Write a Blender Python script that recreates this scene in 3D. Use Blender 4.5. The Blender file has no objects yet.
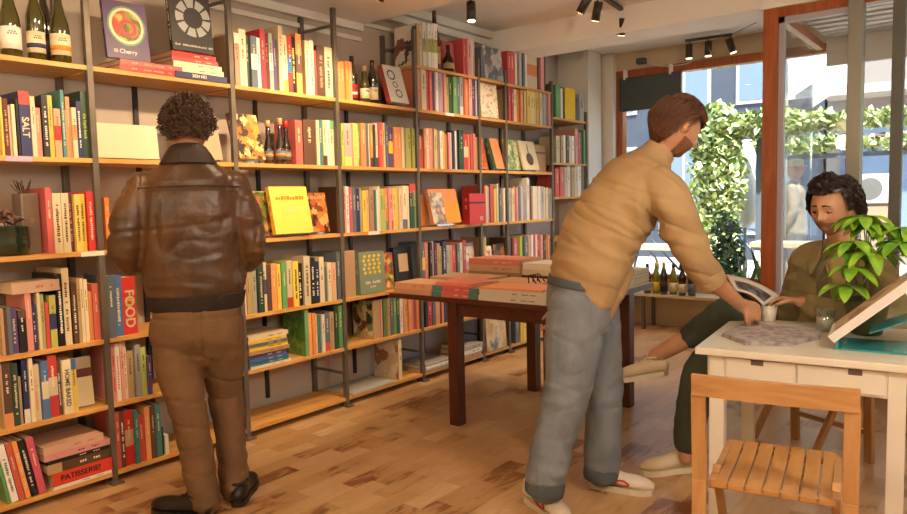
import bpy, bmesh, math, random
from mathutils import Vector, Matrix, noise
C = bpy.context.scene.collection
SC = bpy.context.scene
rnd = random.Random(7)
V = Vector
PI = math.pi

# ------------------------------------------------------------------ materials
def lin(c):
    if isinstance(c, str):
        c = tuple(int(c[i:i+2], 16)/255 for i in (0, 2, 4))
    return tuple(x/12.92 if x <= .04045 else ((x+.055)/1.055)**2.4 for x in c)
_m = {}
def mat(key, col, rough=.6, metal=0, spec=.5, var=0, vscale=20, bump=0, bscale=60, emit=None, estr=0, col2=None, stretch=None, coat=0, alpha=None, trans=0, detail=3, sss=0):
    if key in _m: return _m[key]
    m = bpy.data.materials.new(key); m.use_nodes = True
    nt = m.node_tree; N = nt.nodes; L = nt.links
    b = N['Principled BSDF']
    col = lin(col)
    b.inputs['Base Color'].default_value = (*col, 1)
    b.inputs['Roughness'].default_value = rough
    b.inputs['Metallic'].default_value = metal
    b.inputs['Specular IOR Level'].default_value = spec
    b.inputs['Coat Weight'].default_value = coat
    if trans: b.inputs['Transmission Weight'].default_value = trans
    if sss:
        b.inputs['Subsurface Weight'].default_value = sss; b.inputs['Subsurface Radius'].default_value = (.02,.008,.004); b.inputs['Subsurface Scale'].default_value=.5
    if alpha is not None: b.inputs['Alpha'].default_value = alpha
    if emit:
        b.inputs['Emission Color'].default_value = (*lin(emit), 1); b.inputs['Emission Strength'].default_value = estr
    if var or bump or col2:
        tc = N.new('ShaderNodeTexCoord'); mp = N.new('ShaderNodeMapping')
        L.new(tc.outputs['Object'], mp.inputs[0])
        if stretch: mp.inputs['Scale'].default_value = stretch
    if var or col2:
        n = N.new('ShaderNodeTexNoise'); n.inputs['Scale'].default_value = vscale; n.inputs['Detail'].default_value = detail
        L.new(mp.outputs[0], n.inputs['Vector'])
        r = N.new('ShaderNodeValToRGB')
        c2 = lin(col2) if col2 else tuple(max(0, x*(1-var)) for x in col)
        c1 = col if col2 else tuple(min(1, x*(1+var*.6)) for x in col)
        r.color_ramp.elements[0].color = (*c2, 1); r.color_ramp.elements[1].color = (*c1, 1)
        r.color_ramp.elements[0].position = .35; r.color_ramp.elements[1].position = .65
        L.new(n.outputs[0], r.inputs[0]); L.new(r.outputs[0], b.inputs['Base Color'])
    if bump:
        n2 = N.new('ShaderNodeTexNoise'); n2.inputs['Scale'].default_value = bscale; n2.inputs['Detail'].default_value = 4
        L.new(mp.outputs[0], n2.inputs['Vector'])
        bp = N.new('ShaderNodeBump'); bp.inputs['Strength'].default_value = bump; bp.inputs['Distance'].default_value = .01
        L.new(n2.outputs[0], bp.inputs['Height']); L.new(bp.outputs[0], b.inputs['Normal'])
    _m[key] = m
    return m

def glass_mat(key, tint=(.97, .98, .98), op=.02, rough=.02):
    if key in _m: return _m[key]
    m = bpy.data.materials.new(key); m.use_nodes = True
    nt = m.node_tree; N = nt.nodes; L = nt.links; N.clear()
    o = N.new('ShaderNodeOutputMaterial'); t = N.new('ShaderNodeBsdfTransparent'); g = N.new('ShaderNodeBsdfGlossy')
    t.inputs[0].default_value = (*tint, 1); g.inputs['Roughness'].default_value = rough
    lw = N.new('ShaderNodeLayerWeight'); lw.inputs[0].default_value = .2
    mx = N.new('ShaderNodeMath'); mx.operation = 'MULTIPLY_ADD'; mx.inputs[1].default_value = .35; mx.inputs[2].default_value = op
    L.new(lw.outputs['Fresnel'], mx.inputs[0])
    s = N.new('ShaderNodeMixShader'); L.new(mx.outputs[0], s.inputs[0]); L.new(t.outputs[0], s.inputs[1]); L.new(g.outputs[0], s.inputs[2])
    L.new(s.outputs[0], o.inputs[0]); _m[key] = m
    return m

PAL = dict(white='e4ddcf', cream='dcc8a0', tan='b58f62', peach='cf9d78', orange='e08030', yellow='e6bd22', red='c8281f', pink='dc8e86',
  crimson='c02b4a', maroon='64241f', brown='5a3a26', black='1c1715', charcoal='2c2a2a', navy='2a2f58', blue='2b66a0', teal='3f7c78', green='5f9a5c',
  darkgreen='2c4a30', lime='b4c23c', olive='a8a452', grey='a8a49c', slate='5e6a74', purple='5a3f70', lilac='a89cb4', salmon='d6765a')
def bookmat(c):
    if 'book_'+c in _m: return _m['book_'+c]
    m = mat('book_'+c, PAL[c], .45); nt = m.node_tree; N = nt.nodes; L = nt.links
    oi = N.new('ShaderNodeObjectInfo'); hs = N.new('ShaderNodeHueSaturation'); hs.inputs['Color'].default_value = (*lin(PAL[c]), 1)
    for out, sock, a, b_ in (('Random', 'Hue', .497, .51), ('Random', 'Value', .8, 1.12), ('Random', 'Saturation', 1.0, .82)):
        mr = N.new('ShaderNodeMapRange'); mr.inputs[3].default_value = a; mr.inputs[4].default_value = b_
        mu = N.new('ShaderNodeMath'); mu.operation = 'MULTIPLY'; mu.inputs[1].default_value = {'Hue': 7.3, 'Value': 13.7, 'Saturation': 3.1}[sock]
        fr = N.new('ShaderNodeMath'); fr.operation = 'FRACT'; L.new(oi.outputs[out], mu.inputs[0]); L.new(mu.outputs[0], fr.inputs[0]); L.new(fr.outputs[0], mr.inputs[0]); L.new(mr.outputs[0], hs.inputs[sock])
    L.new(hs.outputs[0], N['Principled BSDF'].inputs['Base Color'])
    return m
def pages_mat():
    if 'pages' in _m: return _m['pages']
    m = mat('pages', 'd9c7a0', .8)
    nt = m.node_tree; N = nt.nodes; L = nt.links
    tc = N.new('ShaderNodeTexCoord'); w = N.new('ShaderNodeTexWave'); w.bands_direction = 'X'; w.inputs['Scale'].default_value = 160; w.inputs['Distortion'].default_value = .6
    L.new(tc.outputs['Object'], w.inputs['Vector'])
    r = N.new('ShaderNodeValToRGB'); r.color_ramp.elements[0].color = (*lin('b89c74'), 1); r.color_ramp.elements[1].color = (*lin('e6d8b8'), 1)
    L.new(w.outputs[0], r.inputs[0]); L.new(r.outputs[0], N['Principled BSDF'].inputs['Base Color'])
    return m

def cells_mat(key, cols, scale=12, rough=.5, vor=True, dist=0):
    """printed picture of soft shapes in several inks"""
    if key in _m: return _m[key]
    m = mat(key, cols[0], rough); nt = m.node_tree; N = nt.nodes; L = nt.links
    tc = N.new('ShaderNodeTexCoord')
    t = N.new('ShaderNodeTexVoronoi' if vor else 'ShaderNodeTexNoise'); t.inputs['Scale'].default_value = scale
    nz = N.new('ShaderNodeTexNoise'); nz.inputs['Scale'].default_value = scale*.8
    mixv = N.new('ShaderNodeVectorMath'); mixv.operation = 'MULTIPLY_ADD'; mixv.inputs[1].default_value = (.05+dist,)*3
    L.new(nz.outputs[1], mixv.inputs[0]); L.new(tc.outputs['Object'], mixv.inputs[2]); L.new(mixv.outputs[0], t.inputs['Vector'])
    r = N.new('ShaderNodeValToRGB'); r.color_ramp.interpolation = 'CONSTANT' if vor else 'LINEAR'
    e = r.color_ramp.elements
    n = len(cols)
    lo, hi = (0, 1) if vor else (.3, .7)
    e[0].position = lo; e[0].color = (*lin(cols[0]), 1); e[1].position = hi if not vor else lo+(hi-lo)*(n-1)/n; e[1].color = (*lin(cols[-1]), 1)
    for i in range(1, n-1):
        x = e.new(lo+(hi-lo)*i/(n if vor else n-1)); x.color = (*lin(cols[i]), 1)
    if vor:
        sp = N.new('ShaderNodeSeparateColor'); L.new(t.outputs['Color'], sp.inputs[0]); L.new(sp.outputs[0], r.inputs[0])
    else: L.new(t.outputs[0], r.inputs[0])
    L.new(r.outputs[0], N['Principled BSDF'].inputs['Base Color'])
    return m

def wood_mat(key, c1, c2, rough=.45, scale=(1.2, 14, 14), bump=.05, coat=0):
    if key in _m: return _m[key]
    m = mat(key, c1, rough, coat=coat); nt = m.node_tree; N = nt.nodes; L = nt.links
    tc = N.new('ShaderNodeTexCoord'); mp = N.new('ShaderNodeMapping'); mp.inputs['Scale'].default_value = scale
    L.new(tc.outputs['Object'], mp.inputs[0])
    n = N.new('ShaderNodeTexNoise'); n.inputs['Scale'].default_value = 2.5; n.inputs['Detail'].default_value = 8; n.inputs['Distortion'].default_value = .8
    L.new(mp.outputs[0], n.inputs['Vector'])
    r = N.new('ShaderNodeValToRGB'); r.color_ramp.elements[0].position = .3; r.color_ramp.elements[1].position = .7
    r.color_ramp.elements[0].color = (*lin(c2), 1); r.color_ramp.elements[1].color = (*lin(c1), 1)
    L.new(n.outputs[0], r.inputs[0]); L.new(r.outputs[0], N['Principled BSDF'].inputs['Base Color'])
    bp = N.new('ShaderNodeBump'); bp.inputs['Strength'].default_value = bump; bp.inputs['Distance'].default_value = .004
    L.new(n.outputs[0], bp.inputs['Height']); L.new(bp.outputs[0], N['Principled BSDF'].inputs['Normal'])
    return m

# ------------------------------------------------------------------ mesh helpers
def tag(o, label=None, cat=None, group=None, kind=None):
    if label: o['label'] = label
    if cat: o['category'] = cat
    if group: o['group'] = group
    if kind: o['kind'] = kind
    return o
def empty(name, loc=(0, 0, 0), rot=(0, 0, 0), label=None, cat=None, group=None):
    o = bpy.data.objects.new(name, None); C.objects.link(o); o.location = loc; o.rotation_euler = rot
    o.empty_display_size = .1
    return tag(o, label, cat, group)
def obj(name, bm, m=None, parent=None, smooth=False, loc=None, rot=None):
    if isinstance(bm, bmesh.types.BMesh):
        me = bpy.data.meshes.new(name); bm.normal_update(); bm.to_mesh(me); bm.free()
    else: me = bm
    ms = m if isinstance(m, (list, tuple)) else [m]
    for x in ms:
        if x: me.materials.append(x)
    if smooth:
        for p in me.polygons: p.use_smooth = True
    o = bpy.data.objects.new(name, me); C.objects.link(o)
    if parent: o.parent = parent
    if loc is not None: o.location = loc
    if rot is not None: o.rotation_euler = rot
    return o
def struct(name, bm, m, parent=None):
    return tag(obj(name, bm, m, parent), kind='structure')
def nbm(): return bmesh.new()
def box(bm, lo, hi, mi=0, M=None, bev=0):
    vs = [V((x, y, z)) for x in (lo[0], hi[0]) for y in (lo[1], hi[1]) for z in (lo[2], hi[2])]
    if M: vs = [M @ v for v in vs]
    v = [bm.verts.new(p) for p in vs]
    fs = []
    for q in ((0,1,3,2),(4,6,7,5),(0,4,5,1),(2,3,7,6),(0,2,6,4),(1,5,7,3)):
        f = bm.faces.new([v[i] for i in q]); f.material_index = mi; fs.append(f)
    if bev:
        es = list({e for f in fs for e in f.edges})
        r = bmesh.ops.bevel(bm, geom=es, offset=bev, segments=2, profile=.7, affect='EDGES')
        for f in r['faces']: f.material_index = mi
    return v
def bar(bm, a, b, w, h=None, mi=0, up=(0, 0, 1), bev=0):
    """square bar from a to b"""
    h = h or w; a = V(a); b = V(b); d = b-a; Lg = d.length; z = d.normalized(); u = V(up)
    if abs(z.dot(u)) > .99: u = V((1, 0, 0))
    x = u.cross(z).normalized(); y = z.cross(x)
    M = Matrix((( x.x, y.x, z.x, a.x), (x.y, y.y, z.y, a.y), (x.z, y.z, z.z, a.z), (0, 0, 0, 1)))
    box(bm, (-w/2, -h/2, 0), (w/2, h/2, Lg), mi, M, bev)
def cyl(bm, a, b, r1, r2=None, n=16, mi=0, cap=True):
    r2 = r1 if r2 is None else r2
    a = V(a); b = V(b); z = (b-a).normalized(); u = V((1, 0, 0)) if abs(z.x) < .9 else V((0, 1, 0))
    x = u.cross(z).normalized(); y = z.cross(x)
    R = []
    for p, r in ((a, r1), (b, r2)):
        R.append([bm.verts.new(p+x*math.cos(t)*r+y*math.sin(t)*r) for t in [2*PI*i/n for i in range(n)]])
    for i in range(n):
        f = bm.faces.new((R[0][i], R[0][(i+1) % n], R[1][(i+1) % n], R[1][i])); f.material_index = mi; f.smooth = True
    if cap:
        bm.faces.new(R[0][::-1]).material_index = mi; bm.faces.new(R[1]).material_index = mi
def lathe(bm, prof, n=24, c=(0, 0, 0), mi=0):
    """prof: list of (r, z, material)"""
    rows = []
    for p in prof:
        r, z = p[0], p[1]
        rows.append([bm.verts.new((c[0]+r*math.cos(2*PI*i/n), c[1]+r*math.sin(2*PI*i/n), c[2]+z)) for i in range(n)])
    for k in range(len(rows)-1):
        m_ = prof[k+1][2] if len(prof[k+1]) > 2 else mi
        for i in range(n):
            f = bm.faces.new((rows[k][i], rows[k][(i+1) % n], rows[k+1][(i+1) % n], rows[k+1][i])); f.material_index = m_; f.smooth = True
    bm.faces.new(rows[0][::-1]).material_index = prof[0][2] if len(prof[0]) > 2 else mi
    bm.faces.new(rows[-1]).material_index = prof[-1][2] if len(prof[-1]) > 2 else mi
def cr(P, t):
    """catmull-rom over list of tuples"""
    n = len(P)-1; i = min(int(t), n-1); f = t-i
    p0, p1, p2, p3 = P[max(i-1, 0)], P[i], P[i+1], P[min(i+2, n)]
    return [.5*((2*b)+(-a+c)*f+(2*a-5*b+4*c-d)*f*f+(-a+3*b-3*c+d)*f**3) for a, b, c, d in zip(p0, p1, p2, p3)]
def loft(bm, ctrl, side=(1, 0, 0), n=16, sub=5, mi=0, dome=True, close=True):
    """ctrl: (point, a, b) : half-width along side and half-depth"""
    P = [tuple(p)+(a, b) for p, a, b in ctrl]
    S0 = V(side); K = (len(P)-1)*sub
    pts = [cr(P, k/sub) for k in range(K+1)]
    rows = []
    cen = [V(q[:3]) for q in pts]
    ringdata = []
    for k, q in enumerate(pts):
        T = (cen[min(k+1, K)]-cen[max(k-1, 0)]).normalized()
        S = (S0-T*T.dot(S0))
        S = S.normalized() if S.length > 1e-4 else V((0, 1, 0))
        B = T.cross(S)
        ringdata.append((cen[k], S, B, q[3], q[4], T))
    if dome:
        c, S, B, a, b, T = ringdata[0]
        pre = [(c-T*min(a, b)*h, S, B, a*w, b*w, T) for h, w in ((.85, .35), (.6, .7), (.3, .92))]
        c, S, B, a, b, T = ringdata[-1]
        post = [(c+T*min(a, b)*h, S, B, a*w, b*w, T) for h, w in ((.3, .92), (.6, .7), (.85, .35))]
        ringdata = pre+ringdata+post
    for c, S, B, a, b, T in ringdata:
        rows.append([bm.verts.new(c+S*a*math.cos(2*PI*i/n)+B*b*math.sin(2*PI*i/n)) for i in range(n)])
    for k in range(len(rows)-1):
        for i in range(n):
            f = bm.faces.new((rows[k][i], rows[k][(i+1) % n], rows[k+1][(i+1) % n], rows[k+1][i])); f.material_index = mi; f.smooth = True
    if close:
        bm.faces.new(rows[0][::-1]).material_index = mi; bm.faces.new(rows[-1]).material_index = mi
    return rows
def tube(bm, pts, r, n=6, mi=0, sub=4, r2=None):
    r2 = r if r2 is None else r2; m = len(pts)-1
    loft(bm, [(p, r+(r2-r)*i/m, r+(r2-r)*i/m) for i, p in enumerate(pts)], (.31, .52, .8), n, sub, mi, dome=False)
def ball(bm, c, r, M=None, seg=16, rings=10, mi=0):
    rr = r if hasattr(r, '__len__') else (r, r, r)
    T = Matrix.Translation(c) @ (M.to_4x4() if M else Matrix()) @ Matrix.Diagonal((*rr, 1))
    g = bmesh.ops.create_uvsphere(bm, u_segments=seg, v_segments=rings, radius=1, matrix=T)
    for v in g['verts']:
        for f in v.link_faces: f.smooth = True; f.material_index = mi
def prism(bm, poly, z0, z1, mi=0, M=None):
    f = lambda x, y, z: (M @ V((x, y, z))) if M else V((x, y, z))
    a = [bm.verts.new(f(x, y, z0)) for x, y in poly]; b = [bm.verts.new(f(x, y, z1)) for x, y in poly]
    n = len(poly)
    bm.faces.new(a[::-1]).material_index = mi; bm.faces.new(b).material_index = mi
    for i in range(n): bm.faces.new((a[i], a[(i+1) % n], b[(i+1) % n], b[i])).material_index = mi
def bake(o, mods):
    """apply modifiers through the evaluated mesh"""
    for typ, kw in mods:
        md = o.modifiers.new(typ, typ)
        for k, v in kw.items(): setattr(md, k, v)
    dg = bpy.context.evaluated_depsgraph_get(); dg.update()
    me = bpy.data.meshes.new_from_object(o.evaluated_get(dg))
    old = o.data; nm = old.name; o.modifiers.clear(); o.data = me; bpy.data.meshes.remove(old); me.name = nm
    return o
def fuse(name, bm, m, parent, voxel=.007, it=6, fold=None, shrink=None):
    """closed overlapping pieces become one continuous surface; fold(co, normal) displaces it"""
    o = obj(name, bm, m, parent)
    bake(o, [('REMESH', dict(mode='VOXEL', voxel_size=voxel, use_smooth_shade=True)), ('SMOOTH', dict(factor=.5, iterations=it))])
    me = o.data
    if fold:
        n = [v.normal.copy() for v in me.vertices]
        for v, nn in zip(me.vertices, n): v.co += nn*fold(v.co, nn)
    for p in me.polygons: p.use_smooth = True
    return o
def textmesh(name, s, size, m, parent, loc, rot, depth=.0006, align='CENTER', bold=False, sx=1):
    cu = bpy.data.curves.new(name, 'FONT'); cu.body = s; cu.size = size; cu.extrude = depth; cu.align_x = align; cu.align_y = 'CENTER'
    if bold: cu.offset = size*.018
    t = bpy.data.objects.new(name, cu); C.objects.link(t)
    dg = bpy.context.evaluated_depsgraph_get(); dg.update()
    me = bpy.data.meshes.new_from_object(t.evaluated_get(dg))
    bpy.data.objects.remove(t); bpy.data.curves.remove(cu)
    me.materials.clear()
    for p in me.polygons: p.material_index = 0
    o = obj(name, me, m, parent, loc=loc, rot=rot)
    o.scale = (sx, 1, 1)
    return o

# ------------------------------------------------------------------ camera
cam = bpy.data.cameras.new('camera'); co = bpy.data.objects.new('camera', cam); C.objects.link(co)
fw = V((.78638275, .61247139, -.08050446)); ri = V((.61282687, -.78987876, -.02312502)); upv = V((.07775218, .03115018, .99648596))
co.matrix_world = Matrix(((ri.x, upv.x, -fw.x, 0), (ri.y, upv.y, -fw.y, 0), (ri.z, upv.z, -fw.z, 1.35), (0, 0, 0, 1)))
cam.sensor_width = 36; cam.lens = 36*715/907; cam.clip_start = .05; cam.clip_end = 200
SC.camera = co

# ------------------------------------------------------------------ shared materials
steel = mat('black_steel', '6a6054', .5, .3, var=.15, vscale=8)
shelfwood = wood_mat('shelf_pine', 'd8a65c', 'bf8540', .5)
floor_m = None
white_paint = mat('white_paint', 'e2dccf', .55, bump=.03, bscale=40)
taupe = mat('taupe_wall', 'b8aa9a', .8, bump=.04, bscale=90, var=.03, vscale=3)
ceil_m = mat('ceiling_plaster', 'f4f0e8', .85, bump=.04, bscale=40, var=.02, vscale=2)
orangewood = wood_mat('varnished_mahogany', 'b0622e', '96481f', .35, (14, 14, 1.2))
darkwood = wood_mat('dark_table_wood', '5c2f1c', '452012', .35, (3, 14, 14))
darkwood_v = wood_mat('dark_leg_wood', '5c2f1c', '452012', .35, (14, 14, 2))
metalgrey = mat('grey_metal_frame', '8b8b80', .4, .5)
black = mat('black_plastic', '221c1a', .4)

def floor_material():
    m = mat('parquet_floor', 'b08050', .32, spec=.5); nt = m.node_tree; N = nt.nodes; L = nt.links; b = N['Principled BSDF']
    tc = N.new('ShaderNodeTexCoord'); mp = N.new('ShaderNodeMapping'); L.new(tc.outputs['Object'], mp.inputs[0])
    mp.inputs['Rotation'].default_value = (0, 0, .0)
    br = N.new('ShaderNodeTexBrick'); br.inputs['Scale'].default_value = 1; br.inputs['Brick Width'].default_value = .30; br.inputs['Row Height'].default_value = .10
    br.inputs['Mortar Size'].default_value = .0012; br.inputs['Color1'].default_value = (0, 0, 0, 1); br.inputs['Color2'].default_value = (1, 1, 1, 1); br.inputs['Mortar'].default_value = (.35, .35, .35, 1)
    br.inputs['Bias'].default_value = -.0; br.offset = .37
    L.new(mp.outputs[0], br.inputs['Vector'])
    n1 = N.new('ShaderNodeTexNoise'); n1.inputs['Scale'].default_value = 1.3; n1.inputs['Detail'].default_value = 5; L.new(mp.outputs[0], n1.inputs['Vector'])
    n2 = N.new('ShaderNodeTexNoise'); n2.inputs['Scale'].default_value = 9; n2.inputs['Detail'].default_value = 6; n2.inputs['Distortion'].default_value = 1.2
    mp2 = N.new('ShaderNodeMapping'); mp2.inputs['Scale'].default_value = (.6, 2, 1); L.new(tc.outputs['Object'], mp2.inputs[0]); L.new(mp2.outputs[0], n2.inputs['Vector'])
    a = N.new('ShaderNodeMath'); a.operation = 'MULTIPLY'; a.inputs[1].default_value = .38; L.new(br.outputs[0], a.inputs[0])
    c = N.new('ShaderNodeMath'); c.operation = 'MULTIPLY_ADD'; c.inputs[1].default_value = .50; L.new(n1.outputs[0], c.inputs[0]); L.new(a.outputs[0], c.inputs[2])
    d = N.new('ShaderNodeMath'); d.operation = 'MULTIPLY_ADD'; d.inputs[1].default_value = .50; L.new(n2.outputs[0], d.inputs[0]); L.new(c.outputs[0], d.inputs[2])
    r = N.new('ShaderNodeValToRGB'); e = r.color_ramp.elements
    e[0].position = .44; e[0].color = (*lin('7c4e2c'), 1); e[1].position = 1.1; e[1].color = (*lin('d6b88c'), 1)
    x = e.new(.50); x.color = (*lin('8a5a34'), 1); x = e.new(.56); x.color = (*lin('b08656'), 1); x = e.new(.75); x.color = (*lin('bd9568'), 1); x = e.new(.92); x.color = (*lin('c8a478'), 1)
    L.new(d.outputs[0], r.inputs[0]); L.new(r.outputs[0], b.inputs['Base Color'])
    rr = N.new('ShaderNodeMapRange'); rr.inputs[3].default_value = .22; rr.inputs[4].default_value = .45; L.new(n2.outputs[0], rr.inputs[0]); L.new(rr.outputs[0], b.inputs['Roughness'])
    bp = N.new('ShaderNodeBump'); bp.inputs['Strength'].default_value = .12; bp.inputs['Distance'].default_value = .004; L.new(n2.outputs[0], bp.inputs['Height']); L.new(bp.outputs[0], b.inputs['Normal'])
    return m

# ------------------------------------------------------------------ room shell
YW = 3.76
XB, XF = -1.6, 7.1          # rear wall, shop window
YR = -1.9                   # right-hand wall
XD, YD = 5.35, 1.29         # door front, its orange post
b = nbm(); box(b, (XB-.15, YR-.15, -.12), (XF+.12, YW+.15, 0)); struct('floor', b, floor_material())
b = nbm(); box(b, (XB, YW, 0), (XF, YW+.15, 3.0)); struct('wall_left', b, taupe)
b = nbm(); box(b, (XB-.15, YR, 0), (XB, YW, 3.0)); struct('wall_rear', b, white_paint)
b = nbm(); box(b, (XB, YR-.15, 0), (XF, YR, 3.0)); struct('wall_right', b, white_paint)
b = nbm(); box(b, (3.78, YR, 2.82), (XF+.15, YW, 3.0)); box(b, (XB, YR, 2.62), (3.78, YW, 3.0)); struct('ceiling', b, ceil_m)
b = nbm(); box(b, (5.35, 1.4, 2.62), (5.75, YW, 2.82)); box(b, (5.3, YR, 2.6), (5.75, 1.4, 2.82)); struct('beam', b, ceil_m)
# cornice strips
b = nbm()
box(b, (XB, YW-.05, 2.57), (3.775, YW, 2.62)); box(b, (XB, YW-.025, 2.50), (3.775, YW, 2.53))
box(b, (3.785, YW-.10, 2.76), (5.35, YW, 2.82)); box(b, (3.785, YW-.06, 2.70), (5.35, YW, 2.755)); box(b, (3.785, YW-.03, 2.62), (5.35, YW, 2.645))
struct('trim_cornice', b, white_paint)
# pillar and niche at the end of the shelves
b = nbm(); box(b, (6.66, 3.41, 0), (6.95, YW, 2.82)); struct('pillar', b, white_paint)
b = nbm(); box(b, (7.0, 3.3, 0), (7.1, YW, 2.82)); struct('wall_corner', b, white_paint)
# window wall X = 7.1 : low wall, head, frame
b = nbm(); box(b, (7.1, 1.2, 0), (7.2, 3.3, .52)); box(b, (7.1, 1.2, 2.64), (7.2, YW, 2.82)); box(b, (7.1, 3.3, 0), (7.2, YW, 2.64)); struct('wall_front', b, mat('beige_wall', 'cdbb9c', .7))
w = struct('window_1', (lambda b: (box(b, (7.08, 1.2, 2.56), (7.18, 3.3, 2.64)), box(b, (7.08, 3.23, .52), (7.18, 3.3, 2.56)), box(b, (7.06, 1.2, .49), (7.18, 3.3, .53)), b)[-1])(nbm()), orangewood)
b = nbm(); box(b, (7.12, 1.2, .53), (7.13, 3.23, 2.56)); struct('window_pane', b, glass_mat('pane'), w)
# door front X = 5.35
w = struct('door_1', (lambda b: (box(b, (XD-.03, 1.29, 0), (XD+.07, 1.385, 2.6)), box(b, (XD-.02, YR, 2.54), (XD+.06, 1.29, 2.6)), box(b, (XD-.01, .86, 0), (XD+.05, 1.29, .09)), b)[-1])(nbm()), orangewood)
b = nbm(); box(b, (XD+.0, 1.255, .09), (XD+.05, 1.29, 2.54)); box(b, (XD, .86, 2.50), (XD+.05, 1.29, 2.54)); struct('door_frame', b, mat('lilac_white_frame', 'b8b0b8', .4), w)
b = nbm(); box(b, (XD+.02, .86, .09), (XD+.03, 1.255, 2.5)); struct('door_pane', b, glass_mat('pane'), w)
b = nbm(); box(b, (XD-.06, .775, 0), (XD+.06, .86, 2.82), bev=.004); struct('trim_steel_post', b, metalgrey)
w = struct('window_2', (lambda b: (box(b, (XD-.04, YR, 0), (XD+.05, .775, .45)), box(b, (XD-.03, .55, .45), (XD+.05, .615, 2.54)), box(b, (XD-.03, -.35, .45), (XD+.05, -.28, 2.54)), b)[-1])(nbm()), mat('dark_grey_frame', '5d5d56', .5))
b = nbm(); box(b, (XD+.01, .615, .45), (XD+.02, .775, 2.54)); box(b, (XD+.01, -.28, .45), (XD+.02, .55, 2.54)); box(b, (XD+.01, YR, .45), (XD+.02, -.35, 2.54)); struct('window_pane', b, glass_mat('pane'), w)
w = struct('window_3', (lambda b: (box(b, (XD+.07, 1.33, 2.58), (7.1, 1.385, 2.64)), box(b, (XD+.07, 1.33, 0), (7.1, 1.385, .08)), b)[-1])(nbm()), orangewood)
b = nbm(); box(b, (XD+.07, 1.35, .12), (7.04, 1.36, 2.54)); struct('window_pane', b, glass_mat('pane'), w)

# ------------------------------------------------------------------ shelving
D0 = 3.419
UX = [1.657, 2.438, 3.219, 4.0, 4.780, 5.171, 5.951]
ZS = [2.328, 2.012, 1.582, 1.146, .716, .395, .06]
root = empty('shelving_unit', (3.6, 3.6, 0), (0, 0, 0), 'wall-length open shelving of black steel posts and pine boards filled with books', 'shelving')
def inv(p, o=(3.6, 3.6, 0)): return (p[0]-o[0], p[1]-o[1], p[2]-o[2])
edges = [(.2, UX[0])]+[(UX[i], UX[i+1]) for i in range(6)]
for x in [.2, .93]+UX:
    top = 2.577 if x < 4.1 else (2.48 if x < 5 else 2.43)
    b = nbm(); box(b, inv((x-.014, D0-.0, .012)), inv((x+.014, D0+.028, top)), bev=.002)
    box(b, inv((x-.028, D0-.03, 0)), inv((x+.028, D0+.05, .012)))
    obj('front_post', b, steel, root)
for x in [.2, .93]+UX:
    top = 2.577 if x < 4.1 else 2.47
    b = nbm(); box(b, inv((x-.014, YW-.032, .0)), inv((x+.014, YW-.003, top))); obj('back_post', b, steel, root)
    for z in (.22, 2.47 if x < 4.1 else 2.40):
        b = nbm(); box(b, inv((x-.007, D0+.028, z-.008)), inv((x+.007, YW-.032, z+.008))); obj('cross_bar', b, steel, root)
# hanging rail in the middle of each bay
for k, (x0, x1) in enumerate(edges):
    x0s = .93 if k == 0 else x0
    if k != 5:
        b = nbm(); xm = (x0s+x1)/2; box(b, inv((xm-.012, YW-.02, .1)), inv((xm+.012, YW-.003, 2.3 if k < 4 else 2.36))); obj('back_rail', b, black, root)
    for r in range(7):
        if r == 0 and k < 4: continue
        z = ZS[r]
        b = nbm(); box(b, inv((x0+.014 if k else x0+.014, D0+.003, z-.022)), inv((x1-.014, YW-.034, z)), bev=.0015)
        obj('shelf', b, shelfwood, root)
B7 = [2.102, 1.675, 1.349, .95, .55, .1]
for z in B7:
    b = nbm(); box(b, inv((5.965, D0+.003, z-.02)), inv((6.655, YW-.034, z))); obj('shelf', b, shelfwood, root)
b = nbm(); box(b, inv((6.63, D0, 0)), inv((6.655, D0+.028, 2.2))); obj('front_post', b, steel, root)
# white niche shelving beyond the pillar
r2 = empty('niche_shelf', (6.95, 3.58, 0), (0, 0, 0), 'white painted shelf in the recess between the pillar and the window', 'shelf')
b = nbm()
for z in (1.05, 1.45, 1.72, 2.02): box(b, (.005, -.1, z-.02), (.045, .17, z)); 
box(b, (.005, -.1, .9), (.045, -.085, 2.3)); obj('shelf_board', b, white_paint, r2)

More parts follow.
